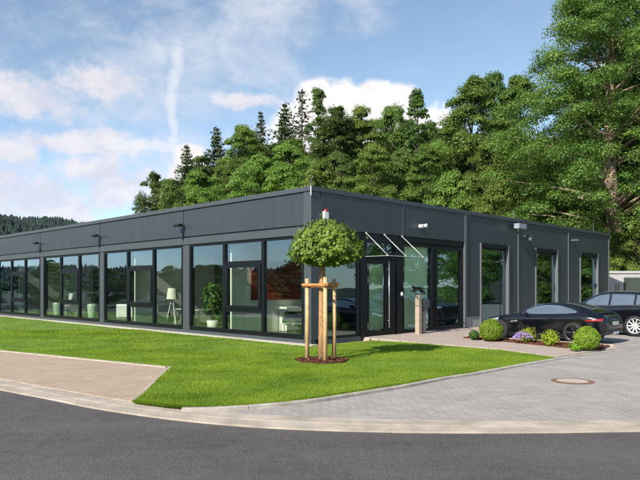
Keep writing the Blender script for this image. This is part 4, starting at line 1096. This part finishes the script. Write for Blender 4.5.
for sg in (1, -1):
    win = cb.side('side_window', M_CGLASS, 1.66, 3.55, wlo, whi, sg)
    S = np.linspace(1.66, 3.55, 28); cb.line('chrome_trim', M_CHROME, [(s, float(whi(s)) + .006) for s in S] + [(s, float(wlo(s)) - .004) for s in S[::-1][:8]], sg, .009, .004, win)
    cb.side('fender_vent', M_CHROME, 1.30, 1.56, lambda s: .60 + (s - 1.3) * .1, lambda s: .655 + (s - 1.3) * .12, sg, .004, 8, 3)
    cb.line('door_gap', M_DARK, [(1.62, .28), (1.60, .5), (1.63, .8)], sg, .005, 0); cb.line('door_gap', M_DARK, [(2.93, .30), (3.02, .55), (3.0, .86)], sg, .005, 0)
    cb.side('door_handle', M_PAINT, 2.62, 2.86, lambda s: .755, lambda s: .785, sg, .012, 6, 2)
    cb.side('headlight', M_LAMPG, .34, .86, lambda s: .62 + (s - .34) * .10, lambda s: .655 + (s - .34) * .22, sg, .003, 10, 4)
    tl = cb.side('tail_light', M_TAIL, 3.86, 4.36, lambda s: .725 + (s - 3.86) * .03, lambda s: .765 + (s - 3.86) * .12, sg, .004, 14, 4)
    cb.side('sill', M_DARK, 1.3, 3.05, lambda s: .175, lambda s: .235, sg, .006, 14, 2)
    mb = MB(); bx = 2.18 - 1.86; y = sg * 1.0; mb.add([(bx + .10, y - sg * .10, .925), (bx + .02, y + sg * .09, .93), (bx - .07, y + sg * .08, .935), (bx - .05, y - sg * .10, .93), (bx + .08, y - sg * .09, 1.03), (bx + .02, y + sg * .08, 1.04), (bx - .06, y + sg * .07, 1.04), (bx - .04, y - sg * .09, 1.035)],
                                                  [(0, 1, 2, 3), (4, 7, 6, 5), (0, 4, 5, 1), (1, 5, 6, 2), (2, 6, 7, 3), (3, 7, 4, 0)]); mb.tube([(bx, y - sg * .20, .91), (bx, y - sg * .05, .95)], .02, 6)
    o = mb.build('side_mirror', M_PAINT, t, False, bevel=.02)
cb.patch('windscreen', M_CGLASS, lambda a, b: (2.18 - (1.50 + .82 * b), (a - .5) * 2 * (.70 - .14 * b), 3), (0, 0, -1), 14, 10)
cb.patch('rear_window', M_CGLASS, lambda a, b: (2.18 - (3.05 + .85 * b), (a - .5) * 2 * (.50 - .02 * b), 3), (0, 0, -1), 14, 10)
cb.patch('tail_lip', M_DARK, lambda a, b: (2.18 - (4.16 + .10 * b), (a - .5) * 1.25, 3), (0, 0, -1), 16, 2, .025)
cb.patch('number_plate', mat('plate_white', (.42, .43, .42), .5, var=.05), lambda a, b: (-5, (a - .5) * .52, .60 + .115 * b), (1, 0, 0), 4, 2, .014, smooth=False)
cb.patch('diffuser', M_DARK, lambda a, b: (-5, (a - .5) * 1.15, .355 + .13 * b), (1, 0, 0), 10, 3, .008)
for sy in (-.12, .12):
    mb = MB(); mb.lathe([(.045, -.0), (.05, -.14), (.043, -.14), (.04, -.02)], 18, axis='x', c=(2.18 - 4.36, sy, .36), cap=False); mb.build('exhaust_tip', M_CHROME, t, True)

# --- dark blue-black estate SUV beyond it
p = W(11.68, -4.47, -.034)
t = thing('suv_car', 'tall dark blue-black SUV with silver multi-spoke wheels parked beyond the coupe', 'car', p, ROT + math.pi / 2)
MID = 2.30
cb = CarBody(4.80, MID,
             top=([0, .06, .2, .5, 1.0, 1.5, 1.8, 2.15, 2.5, 3.0, 3.5, 4.0, 4.35, 4.5, 4.62, 4.72, 4.80], [.62, .80, .93, 1.00, 1.06, 1.11, 1.29, 1.50, 1.615, 1.66, 1.655, 1.62, 1.575, 1.53, 1.30, 1.06, .80]),
             belt=([0, .1, .4, .9, 1.5, 2.2, 3.0, 3.8, 4.4, 4.65, 4.80], [.60, .75, .88, .965, 1.03, 1.06, 1.085, 1.12, 1.13, 1.02, .76]),
             wid=([0, .12, .35, .87, 1.5, 2.3, 3.0, 3.7, 4.3, 4.6, 4.80], [.62, .80, .90, .965, .955, .945, .95, .968, .94, .89, .82]),
             bot=([0, .3, .9, 2.2, 3.6, 4.3, 4.80], [.34, .26, .25, .25, .26, .32, .42]),
             roofw=([0, 1.5, 2.2, 2.8, 3.6, 4.3, 4.8], [.82, .80, .66, .655, .65, .66, .80]),
             axles=(.86, 3.74), wheel_r=.385, track=1.66, paint=M_PAINTB, root=t)
car_common(cb, t, (.86, 3.74), 1.66, .385, .27, 10, M_RIMS, False, False)
wlo = pchip([1.75, 2.4, 3.2, 4.0, 4.42], [1.085, 1.10, 1.125, 1.16, 1.195]); whi = pchip([1.75, 2.05, 2.45, 2.9, 3.5, 4.0, 4.42], [1.10, 1.32, 1.50, 1.545, 1.54, 1.50, 1.43])
for sg in (1, -1):
    for a, b in ((1.75, 2.78), (2.84, 3.68), (3.74, 4.42)): cb.side('side_window', M_CGLASS, a, b, wlo, whi, sg, .004, 16, 6)
    S = np.linspace(1.75, 4.42, 30); cb.line('chrome_trim', mat('gloss_trim', (.25, .26, .28), .25, metal=.6), [(s, float(wlo(s)) - .01) for s in S], sg, .007, .004)
    cb.line('roof_rail', M_SILVER, [(s, float(whi(s)) + .085) for s in np.linspace(2.45, 4.2, 14)], sg, .012, .012)
    for s0 in (1.70, 2.81, 3.62): cb.line('door_gap', M_DARK, [(s0, .42), (s0, .7), (s0 + .02, 1.07)], sg, .005, 0)
    for s0 in (2.52, 3.40): cb.side('door_handle', M_DARK, s0, s0 + .2, lambda s: .985, lambda s: 1.015, sg, .006, 5, 2)
    cb.side('headlight', M_LAMPG, .22, .62, lambda s: .82 + (s - .2) * .05, lambda s: .90 + (s - .2) * .12, sg, .003, 8, 3)
    cb.side('tail_light', M_TAIL, 4.36, 4.68, lambda s: .93, lambda s: 1.02, sg, .004, 8, 3)
    cb.side('sill', M_DARK, 1.35, 3.25, lambda s: .27, lambda s: .37, sg, .006, 14, 2)
    mb = MB(); bx = MID - 1.95; y = sg * 1.02; mb.add([(bx + .10, y - sg * .08, 1.11), (bx + .03, y + sg * .11, 1.12), (bx - .08, y + sg * .10, 1.12), (bx - .06, y - sg * .08, 1.11), (bx + .08, y - sg * .07, 1.25), (bx + .02, y + sg * .10, 1.26), (bx - .07, y + sg * .09, 1.26), (bx - .05, y - sg * .07, 1.25)],
                                                   [(0, 1, 2, 3), (4, 7, 6, 5), (0, 4, 5, 1), (1, 5, 6, 2), (2, 6, 7, 3), (3, 7, 4, 0)]); mb.tube([(bx, y - sg * .16, 1.08), (bx, y, 1.13)], .025, 6); mb.build('side_mirror', M_PAINTB, t, False, bevel=.025)
cb.patch('windscreen', M_CGLASS, lambda a, b: (MID - (1.58 + .80 * b), (a - .5) * 2 * (.74 - .15 * b), 3), (0, 0, -1), 14, 10)
cb.patch('rear_window', M_CGLASS, lambda a, b: (-5, (a - .5) * 2 * (.62 - .06 * b), 1.16 + .30 * b), (1, 0, 0), 12, 6)
cb.patch('number_plate', mat('plate_white', (.42, .43, .42), .5, var=.05), lambda a, b: (-5, (a - .5) * .52, .78 + .115 * b), (1, 0, 0), 4, 2, .012, smooth=False)

# --- pale service kiosk beyond the parking bays
kp = px(627, 286.3 + 626.5 * 1.8 / 40.0, 0)
t = thing('service_kiosk', 'low pale grey kiosk with a dark slatted door beyond the SUV', 'kiosk', (kp[0], kp[1], 0), math.radians(-4))
mb = MB(); mb.box(-1.25, 2.4, 0, 2.4, -.2, 2.62); mb.build('wall', mat('pale_render', (.36, .35, .34), .8, var=.08), t, bevel=.02)
mb = MB(); mb.box(-1.33, 2.48, -.08, 2.48, 2.621, 2.78); mb.build('roof', mat('roof_edge', (.36, .36, .36), .6, var=.05), t, bevel=.02)
mb = MB(); mb.box(-.20, 1.60, -.04, .0, .05, 2.36); door = mb.build('door', mat('louvre_frame', (.035, .05, .04), .5), t)
mb = MB()
for i in range(22): z = .12 + i * .10; mb.add([(-.12, -.045, z), (1.52, -.045, z), (1.52, -.075, z + .06), (-.12, -.075, z + .06), (-.12, -.045, z + .075), (1.52, -.045, z + .075)], [(0, 1, 2, 3), (3, 2, 5, 4)])
mb.build('louvre', mat('louvre_slat', (.07, .09, .08), .5), door)
bp_ = px(617.3, 286.3 + 626.5 * 1.8 / 37.0, 0)
t = tag(MB().lathe([(.10, -.1), (.10, 1.92), (.085, 1.98), (.001, 2.0)], 16, cap=False).build('bollard', M_DARK, None, True, loc=(bp_[0], bp_[1], 0)), 'dark post standing before the pale kiosk, just right of the building end', 'post')

# ------------------------------------------------------------------ trees, hillside, far hill
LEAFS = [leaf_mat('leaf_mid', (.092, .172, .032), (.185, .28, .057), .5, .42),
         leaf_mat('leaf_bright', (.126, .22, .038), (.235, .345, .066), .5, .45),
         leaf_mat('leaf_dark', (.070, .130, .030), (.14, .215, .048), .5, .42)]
NEEDLE = leaf_mat('spruce_needle', (.045, .08, .026), (.095, .13, .042), .5, .28, .6)
NEEDLE_B = leaf_mat('spruce_brown_needle', (.065, .075, .032), (.11, .11, .05), .5, .2, .6)


def limb(a, b, sag, rnd):
    a, b = Vector(a), Vector(b); m1 = a.lerp(b, .4) + Vector((rnd.uniform(-.2, .2), rnd.uniform(-.2, .2), sag)); m2 = a.lerp(b, .75) + Vector((rnd.uniform(-.2, .2), rnd.uniform(-.2, .2), sag * .8)); return [a, m1, m2, b]


def broad_meshes(seed, Ht, R, cb, ncl, lpc, leaf, trunk_r, prof=1.0, flat=.74, clr=.26, lean=0.0, gap=.0, tiers=False):
    """trunk with limbs and a crown of leaf clumps; returns (trunk mesh, crown mesh)"""
    rnd = random.Random(seed); rs = np.random.RandomState(seed)
    tp = [Vector((lean * (h ** 1.5) + .25 * math.sin(h * 5 + seed) * R * .12, .25 * math.cos(h * 4 + seed) * R * .12, h * Ht * .93)) for h in [i / 7 for i in range(8)]]
    tb = MB(); tb.tube(tp, [trunk_r * (1.25 if i == 0 else 1) * (1 - .86 * i / 7) for i in range(8)], 10)
    ctr = []; tries = 0
    while len(ctr) < ncl and tries < ncl * 40:
        tries += 1; h = rnd.uniform(0, 1); az = rnd.uniform(0, 2 * math.pi)
        rad = R * (math.sin(math.pi * min(.97, (.12 + .86 * h ** prof))) ** .75) * (1 + .16 * math.sin(3 * az + seed) * math.sin(4 * h + seed)) * rnd.uniform(.72, 1.22)
        rr = rad * math.sqrt(rnd.uniform(.12, 1.0)); z = Ht * (cb + (1 - cb) * h)
        hz = (z / Ht) * 7; i = min(int(hz), 6); cx_ = tp[i].lerp(tp[i + 1], hz - i)
        c = Vector((cx_.x + rr * math.cos(az), cx_.y + rr * math.sin(az), z - .06 * rr))
        if gap and math.sin(2.1 * c.x + seed) * math.sin(1.9 * c.z + 2 * seed) * math.sin(2.0 * c.y) > 1 - gap: continue
        ctr.append((c, rr / max(rad, .1)))
    Ps, Ns, Ss = [], [], []
    for k, (c, q) in enumerate(ctr):
        rc = R * clr * rnd.uniform(.5, 1.25) * (1.12 - .40 * max(0, c.z / Ht - .4) / .6); n = int(lpc * rnd.uniform(.7, 1.3)); d = unit(rs.normal(size=(n, 3))); rad = rs.uniform(.35, 1.08, n) ** .6
        d[:, 2] = np.where(d[:, 2] < -.15, -d[:, 2] * .6, d[:, 2])
        P = (d * rad[:, None] + rs.normal(0, .06, (n, 3)) * (1 + 2 * (rs.uniform(0, 1, (n, 1)) > .92))) * rc * np.array([1.1, 1.1, flat]); P[:, 2] -= .07 * rc * (P[:, 0] ** 2 + P[:, 1] ** 2) / rc ** 2
        Ps.append(P + np.array(c)); Ns.append(d * .8 + np.array([0, 0, .75]) + rs.normal(0, .5, (n, 3))); Ss.append(leaf * rs.uniform(.6, 1.35, n))
        if k % 3 == 0:
            zz = max(.12 * Ht, c.z - rnd.uniform(.5, 1.0) * (R * .55) * q - .2); hz = min(zz / (Ht * .93) * 7, 6.5); i = int(hz); st = tp[i].lerp(tp[i + 1], hz - i)
            tb.tube(limb(st, c, rnd.uniform(-.1, .5), rnd), [trunk_r * .34 * (1 - zz / Ht * .6), trunk_r * .24, trunk_r * .13, .015], 6)
    V, F = leaf_quads(rs, np.concatenate(Ps), np.concatenate(Ns), np.concatenate(Ss), .7)
    me = bpy.data.meshes.new('trunk'); me.from_pydata(tb.v, [], tb.f); me.update(); me.polygons.foreach_set('use_smooth', [True] * len(me.polygons))
    return me, mesh_np('crown', V, F, 4)


def spruce_meshes(seed, Ht, R, dens=1.0, bare=.12, ragged=.25):
    rnd = random.Random(seed); rs = np.random.RandomState(seed); tb = MB(); tb.tube([(0, 0, 0), (0, 0, Ht * .5), (0, 0, Ht)], [.24, .15, .02], 8); Ps, Ns = [], []; z = Ht * bare
    while z < Ht * .985:
        h = z / Ht; rad = R * (1 - h) ** .8 * rnd.uniform(1 - ragged, 1 + ragged * .5) + .12; nb = max(4, int((7 - 2 * h) * dens)); a0 = rnd.uniform(0, 6.28)
        for b in range(nb):
            a = a0 + b * 2 * math.pi / nb + rnd.uniform(-.3, .3); L = rad * rnd.uniform(.65, 1.12); n = max(6, int(46 * L / R * 1.5 * dens)); q = rs.uniform(.12, 1, n)
            w = .28 * L * (1 - q) ** .7 + .06; s = rs.normal(0, 1, n) * w * .5; r_ = q * L; zz = z + .10 * r_ - .34 * q ** 1.6 * L * (.4 + .9 * (1 - h)) + .12 * (q > .85) - np.abs(rs.normal(0, .10, n))
            Ps.append(np.c_[r_ * math.cos(a) - s * math.sin(a), r_ * math.sin(a) + s * math.cos(a), zz]); Ns.append(np.c_[np.full(n, .35 * math.cos(a)), np.full(n, .35 * math.sin(a)), np.ones(n)] + rs.normal(0, .45, (n, 3)))
            if b % 2 == 0: tb.tube([(0, 0, z), (L * .8 * math.cos(a), L * .8 * math.sin(a), z - .2 * L * (1 - h))], [.03, .008], 4)
        z += Ht * rnd.uniform(.022, .036) * (1.05 - .4 * h)
    P = np.concatenate(Ps); V, F = leaf_quads(rs, P, np.concatenate(Ns), rs.uniform(.22, .48, len(P)), .42)
    me = bpy.data.meshes.new('trunk'); me.from_pydata(tb.v, [], tb.f); me.update(); return me, mesh_np('crown', V, F, 4)


# prototypes: unit heights so that copies scale to the photograph's skyline
PROTO = {
    'round': broad_meshes(1, 16, 4.6, .16, 170, 340, .19, .30, .9),
    'tall': broad_meshes(2, 18, 4.3, .14, 190, 330, .19, .30, .95),
    'loose': broad_meshes(3, 12, 4.2, .18, 90, 260, .19, .22, .9, clr=.22, gap=.2),
    'irregular': broad_meshes(4, 18, 4.0, .12, 165, 310, .19, .28, 1.0, clr=.25, gap=.15),
    'narrow': broad_meshes(5, 18, 3.2, .10, 170, 260, .18, .26, .7, clr=.24),
    'bush': broad_meshes(6, 8, 3.8, .03, 125, 320, .17, .16, 1.1, clr=.25),
    'spruce': spruce_meshes(7, 18, 5.4, 1.4), 'spruce_thin': spruce_meshes(8, 19, 4.3, 1.1, .2, .4), 'spruce_old': spruce_meshes(9, 19, 5.6, .85, .25, .5)}
PH = {'round': 16, 'tall': 18, 'loose': 12, 'irregular': 18, 'narrow': 18, 'bush': 8, 'spruce': 18, 'spruce_thin': 19, 'spruce_old': 19}


def hill_z(x, y):
    # wooded bank rising behind the building
    d = min(max((y - 58 + .10 * x) / 60, 0), 1); return -.45 + 9 * d * d * (3 - 2 * d)


def terrain():
    mb = MB(); nx, ny = 70, 40; xs = np.linspace(-90, 160, nx); ys = np.linspace(40, 190, ny)
    for y in ys:
        for x in xs: mb.v.append((x, y, hill_z(x, y) - .02 + .25 * math.sin(x * .31) * math.sin(y * .27)))
    for j in range(ny - 1):
        for i in range(nx - 1): a = j * nx + i; mb.f.append((a, a + 1, a + nx + 1, a + nx))
    return mb.build('hillside', mat('forest_floor', (.028, .035, .012), .95, var=.5, vscale=.4), None, True)


struct(terrain())
_used = set(); rt = random.Random(77)


def plant(kind, label, pxx, topy, Y, wpx=None, m=None, group='trees of the wood behind the building', name=None, sink=.0, ground_z=None):
    tr, cr = PROTO[kind]; x = (pxx - CX) / F_PX * Y; z0 = hill_z(x, Y) - sink if ground_z is None else ground_z
    top = CAM_H + (HZ - topy) / F_PX * Y; sc = (top - z0) / PH[kind] / .985
    t = thing(name or ('spruce_tree' if kind.startswith('spruce') else 'bush' if kind == 'bush' else 'broadleaf_tree'), label, 'bush' if kind == 'bush' else 'tree', (x, Y, z0), rt.uniform(0, 6.28), group)
    wx = sc if wpx is None or kind.startswith('spruce') else 1.35 * wpx / F_PX * Y / 2 / {'round': 4.9, 'tall': 4.3, 'loose': 4.5, 'irregular': 3.9, 'narrow': 2.9, 'bush': 4.2, 'spruce': 3.3, 'spruce_thin': 2.9, 'spruce_old': 3.4}[kind]
    t.scale = (wx, wx, sc)
    for nm, me, mm in (('trunk', tr, M_BARKD), ('crown', cr, m)):
        o = bpy.data.objects.new(nm, me); COL.objects.link(o); o.parent = t
        if not me.materials: me.materials.append(mm)
        o.material_slots[0].link = 'OBJECT'; o.material_slots[0].material = mm
    return t


A_, B_, D_ = LEAFS
SKY = [
    ('loose', 'small loose-crowned tree standing alone at the left end of the wood', 155, 175, 64, 46, D_),
    ('spruce', 'short pointed spruce, leftmost conifer of the wood', 187, 146, 70, 34, NEEDLE),
    ('spruce', 'dark dense spruce left of the tall rounded broadleaf, second conifer from the left', 217, 128, 74, 38, NEEDLE),
    ('tall', 'green broadleaf with a rounded top between two spruces left of the building corner', 241, 131, 68, 46, B_),
    ('spruce_thin', 'slender pale spruce with a thin tip rising left of the pair of tallest spruces', 261, 113, 80, 24, NEEDLE),
    ('spruce', 'broad dark spruce just left of the tallest sparse spruce', 285, 104, 76, 44, NEEDLE),
    ('spruce_old', 'tallest spruce, its ragged top showing bare brownish branches above the building corner', 302, 91, 74, 40, NEEDLE_B),
    ('narrow', 'narrow dark broadleaf with a knobbly top just right of the tallest spruce', 319, 94, 68, 30, D_),
    ('irregular', 'dark irregular broadleaf stepping down right of the knobbly topped tree', 336, 112, 66, 48, D_),
    ('irregular', 'airy yellow-green broadleaf in front of the big white cloud', 362, 112, 68, 46, B_),
    ('round', 'flat-topped broadleaf in front of the right part of the white cloud', 392, 112, 72, 46, A_),
    ('narrow', 'slim upright tree with a pointed dark top against the cloud', 418, 97, 66, 36, D_),
    ('round', 'lower rounded broadleaf filling the dip left of the tall wood at the right', 441, 146, 64, 46, B_),
    ('tall', 'tall round-headed broadleaf, leftmost of the high trees at the right', 472, 84, 60, 64, A_),
    ('tall', 'tall broadleaf with a notched top, just left of the giant tree', 494, 79, 62, 52, D_),
    ('tall', 'tall broadleaf rising close behind the left side of the giant tree', 516, 84, 60, 62, A_),
]
for k, lab, x, ty, Y, w, m in SKY: plant(k, lab, x, ty, Y, w, m)
MID = [
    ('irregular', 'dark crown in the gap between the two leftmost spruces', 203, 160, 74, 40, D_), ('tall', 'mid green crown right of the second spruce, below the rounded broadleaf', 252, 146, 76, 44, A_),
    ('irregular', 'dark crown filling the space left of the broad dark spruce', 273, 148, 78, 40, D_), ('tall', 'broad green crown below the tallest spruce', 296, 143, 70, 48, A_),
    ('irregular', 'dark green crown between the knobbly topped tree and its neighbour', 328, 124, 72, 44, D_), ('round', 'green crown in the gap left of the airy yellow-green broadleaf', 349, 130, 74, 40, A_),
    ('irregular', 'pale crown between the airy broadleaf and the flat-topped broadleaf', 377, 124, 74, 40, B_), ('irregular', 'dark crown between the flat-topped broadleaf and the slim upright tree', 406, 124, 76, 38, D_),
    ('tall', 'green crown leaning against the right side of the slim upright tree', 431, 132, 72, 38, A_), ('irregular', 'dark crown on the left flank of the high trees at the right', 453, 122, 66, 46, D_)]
for k, lab, x, ty, Y, w, m in MID: plant(k, lab, x, ty, Y, w, m)
LOW = [
    ('round', 'rounded green tree below the leftmost spruce', 200, 176, 60, 52, B_), ('bush', 'low bush showing just over the roof left of the second bay joint', 168, 186, 58, 40, A_),
    ('round', 'dark green tree at the foot of the second spruce', 228, 168, 66, 48, A_), ('round', 'bright green rounded crown below the slender spruce', 258, 160, 60, 56, B_),
    ('round', 'large bright rounded crown left above the building corner', 290, 150, 60, 62, B_), ('bush', 'light green bush rising right behind the building corner', 322, 168, 56, 56, B_),
    ('round', 'dark crown behind the light green bush near the building corner', 340, 158, 62, 52, D_), ('tall', 'fresh green tree with drooping sprays below the airy yellow-green broadleaf', 372, 150, 56, 48, B_),
    ('round', 'dark green crown below the flat-topped broadleaf', 398, 156, 60, 46, A_), ('tall', 'mid green crown at the foot of the slim upright tree', 424, 150, 58, 46, A_),
    ('bush', 'bright green bush on the roof line below the leftmost of the high trees', 452, 178, 52, 56, B_), ('round', 'bright green crown below the notched-top broadleaf', 492, 146, 52, 60, B_),
    ('bush', 'pale green bush on the roof line left of the grey camera housing', 500, 186, 48, 54, B_), ('round', 'dense green crown under the left boughs of the giant tree', 536, 150, 52, 60, A_),
]
for k, lab, x, ty, Y, w, m in LOW: plant(k, lab, x, ty, Y, w, m)
rr = random.Random(5)
for i in range(26):
    x = 172 + i * 19 + rr.uniform(-6, 6)
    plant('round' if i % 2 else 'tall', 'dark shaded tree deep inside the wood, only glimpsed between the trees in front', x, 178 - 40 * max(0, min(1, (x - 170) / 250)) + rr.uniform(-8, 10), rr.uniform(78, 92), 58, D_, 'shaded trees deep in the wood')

# the giant tree at the right edge, with a pale trunk and spreading boughs
GX, GY = (611 - CX) / F_PX * 44.0, 44.0
def giant():
    rnd = random.Random(31); rs = np.random.RandomState(31); Ht = 27.0; tb = MB()
    tp = [Vector((.35 * math.sin(i * 1.3), .3 * math.cos(i * 1.1), i * 2.6)) for i in range(10)]
    tb.tube(tp, [.66, .56, .50, .46, .40, .34, .27, .2, .13, .06], 14)
    Ps, Ns, Ss = [], [], []
    prof = pchip([4.0, 6, 9, 12, 15, 17.5, 19.5, 22, 25, 27.5], [4.6, 6.8, 7.6, 7.4, 6.9, 6.2, 4.8, 3.1, 2.2, .8])

    def clump(c, rc, k=420):
        n = int(k * rc); d = unit(rs.normal(size=(n, 3))); d[:, 2] = np.where(d[:, 2] < -.25, -d[:, 2] * .7, d[:, 2])
        P = (d * (rs.uniform(.3, 1.1, n) ** .6)[:, None] + rs.normal(0, .06, (n, 3)) * (1 + 2 * (rs.uniform(0, 1, (n, 1)) > .92))) * rc * np.array([1.05, 1.05, .80]); P[:, 2] -= .10 * (P[:, 0] ** 2 + P[:, 1] ** 2) / rc
        Ps.append(P + np.array(c)); Ns.append(d * .9 + [0, 0, .6] + rs.normal(0, .38, (n, 3))); Ss.append(rs.uniform(.09, .18, n))
    for k in range(96):
        h = 5.2 + 21.5 * ((k + .5) / 96) ** 1.05; az = k * 2.39996 + rnd.uniform(-.3, .3); lob = 1 + .12 * math.sin(3 * az + h * .5) + .08 * math.sin(7 * az - h)
        L = float(prof(h)) * lob * rnd.uniform(.62, 1.06); z0 = max(3.4, h - .30 * L + rnd.uniform(-.9, .6)); i = min(int(z0 / 2.6), 8); st = tp[i].lerp(tp[i + 1], z0 / 2.6 - i) if z0 < 23 else tp[9]
        e = Vector((L * math.cos(az), L * math.sin(az), h)); path = limb(st, e, rnd.uniform(-.1, .9), rnd); r0 = .03 + .010 * L * (1.2 - h / 40)
        tb.tube(path, [r0 * 1.5, r0, r0 * .55, .015], 7)
        for q in (.42, .56, .68, .80, .91, 1.02):
            j = q * 3; a = min(int(j), 2); c = path[a].lerp(path[a + 1], min(j - a, 1.15)) + Vector((rnd.gauss(0, .6), rnd.gauss(0, .6), rnd.gauss(0, .4)))
            if q < .6 and rnd.random() < .4: continue
            clump(c, rnd.uniform(.6, 1.3))
    for k in range(250):
        h = rnd.uniform(5.5, 26.5); az = rnd.uniform(0, 6.28); L = float(prof(h)) * (1 + .12 * math.sin(3 * az + h * .5)) * math.sqrt(rnd.uniform(.25, 1)); clump((L * math.cos(az), L * math.sin(az), h - .05 * L), rnd.uniform(.5, 1.1))
    t = thing('giant_tree', 'huge spreading tree with a pale brown trunk behind the right end of the building', 'tree', (GX, GY, -.45), .6)
    tb.build('trunk', mat('pale_bark', (.25, .185, .125), .9, var=.45, vscale=2.5, bump=1, bscale=12), t, True)
    V, F = leaf_quads(rs, np.concatenate(Ps), np.concatenate(Ns), np.concatenate(Ss), .7); link('crown', mesh_np('crown', V, F, 4), LEAFS[0], t)


giant()
plant('round', 'broad tree with bark showing at the right edge behind the kiosk', 648, 40, 52, 150, A_, name='broadleaf_tree')
plant('bush', 'ivy-green bush at the foot of the giant tree, just right of the building end', 619, 236, 42, 40, B_)
plant('bush', 'bright leafy bush behind the pale kiosk at the right edge', 640, 226, 41.5, 40, B_)
plant('bush', 'dark bush between the building end and the pale kiosk', 606, 248, 46, 34, D_)
# more of the wood to the right and a tree line to the left, both outside the frame but mirrored in the glazing
for i, (x, ty, Y, k, m) in enumerate([(700, 40, 56, 'tall', A_), (760, 70, 50, 'round', B_), (840, 60, 52, 'tall', A_), (930, 90, 48, 'round', B_), (1060, 60, 44, 'tall', A_), (1240, 70, 40, 'round', B_), (1500, 20, 34, 'tall', A_), (1850, 0, 30, 'round', B_), (720, 190, 46, 'bush', B_), (880, 190, 42, 'bush', B_), (1150, 180, 36, 'bush', B_)]):
    plant(k, 'tree continuing the wood to the right beyond the picture edge, mirrored in the glazing', x, ty, Y, None, m, 'mirrored trees right of the parking bays', ground_z=-.45)
for i in range(34):
    a = math.radians(-108 + i * 2.35); d = 74 + 12 * math.sin(i * 2.3); k = ('round', 'tall', 'irregular', 'bush')[i % 4]
    tr, cr = PROTO[k]; t = thing('bush' if k == 'bush' else 'broadleaf_tree', 'tree in the row across the road to the left, mirrored in the long glazing', 'tree', (d * math.sin(a), d * math.cos(a), -.45), i, 'mirrored tree row left of the long facade')
    s = (.27 + .09 * math.sin(i * 1.7)) * (1.6 if k == 'bush' else 1); t.scale = (s * 1.5, s * 1.5, s)
    for nm, me, mm in (('trunk', tr, M_BARKD), ('crown', cr, (A_, D_)[i % 2])):
        o = bpy.data.objects.new(nm, me); COL.objects.link(o); o.parent = t; o.material_slots[0].link = 'OBJECT'; o.material_slots[0].material = mm


rh = random.Random(12)
for i in range(44):  # added out-of-view bushes, placed to darken what the long glazing mirrors
    a = math.radians(-112 + i * 1.68); d = rh.uniform(33, 42); tr, cr = PROTO['bush']; t = thing('bush', 'added unseen bush across the road, darkening the low reflection in the long glazing', 'bush', (d * math.sin(a), d * math.cos(a), -.45), i * 1.3, 'added bushes darkening the mirror image in the long facade')
    s = rh.uniform(.28, .46); t.scale = (s * 1.1, s * 1.1, s)
    for nm, me, mm in (('trunk', tr, M_BARKD), ('crown', cr, (D_, A_, D_)[i % 3])):
        o = bpy.data.objects.new(nm, me); COL.objects.link(o); o.parent = t; o.material_slots[0].link = 'OBJECT'; o.material_slots[0].material = mm


# far wooded hill on the left horizon
def far_hill_h(a):
    """ridge height (m) at azimuth a (radians)"""
    q = math.degrees(a); return 61 + 1.2 * math.sin(q * .45 + 1.0) + 1.2 * math.sin(q * 1.3) - max(0, (q + 20)) * 3 - 36 * min(1, max(0, (-32 - q) / 12))


def far_hill():
    mb = MB(); A = np.radians(np.linspace(-120, 6, 120)); Rr = np.linspace(300, 640, 12)
    for a in A:
        for r in Rr:
            q = min(max((r - 320) / 200, 0), 1); q = q * q * (3 - 2 * q); mb.v.append((r * math.sin(a), r * math.cos(a), -1 + (max(far_hill_h(a), 2) - 13) * q))
    n = len(Rr)
    for i in range(len(A) - 1):
        for j in range(n - 1): a = i * n + j; mb.f.append((a, a + n, a + n + 1, a + 1))
    struct(mb.build('hills', mat('far_forest_floor', (.022, .045, .025), .95, var=.3, vscale=.03), None, True))
    rs = np.random.RandomState(9); V = []; F = []; o = 0
    N_ = 15000; ks = 6
    for i in range(N_):
        a = math.radians(rs.uniform(-118, -10) if i % 3 else rs.uniform(-31, -16)); r = rs.uniform(340, 560); q = min(max((r - 320) / 200, 0), 1); q = q * q * (3 - 2 * q)
        z = -1 + (max(far_hill_h(a), 2) - 13) * q - 1; h = rs.uniform(4, 8.5); w = h * rs.uniform(.24, .42); x, y = r * math.sin(a), r * math.cos(a)
        for (b0, b1, ww) in ((.12, .62, 1.0), (.42, 1.0, .68)):
            rg = w * ww * rs.uniform(.7, 1.25, ks); an = np.arange(ks) * 2 * np.pi / ks + rs.uniform(0, 6)
            for k in range(ks): V.append((x + rg[k] * math.cos(an[k]), y + rg[k] * math.sin(an[k]), z + h * b0 + rs.uniform(-.5, .5)))
            V.append((x, y, z + h * b1))
            for k in range(ks): F.append((o + k, o + (k + 1) % ks, o + ks))
            o += ks + 1
    tag(link('far_wood', mesh_np('far_wood', V, F, 3), mat('far_conifer', (.013, .030, .025), .95, var=.5, vscale=.04)), 'dark conifer wood covering the distant hill at the left', 'wood', kind='stuff')


far_hill()
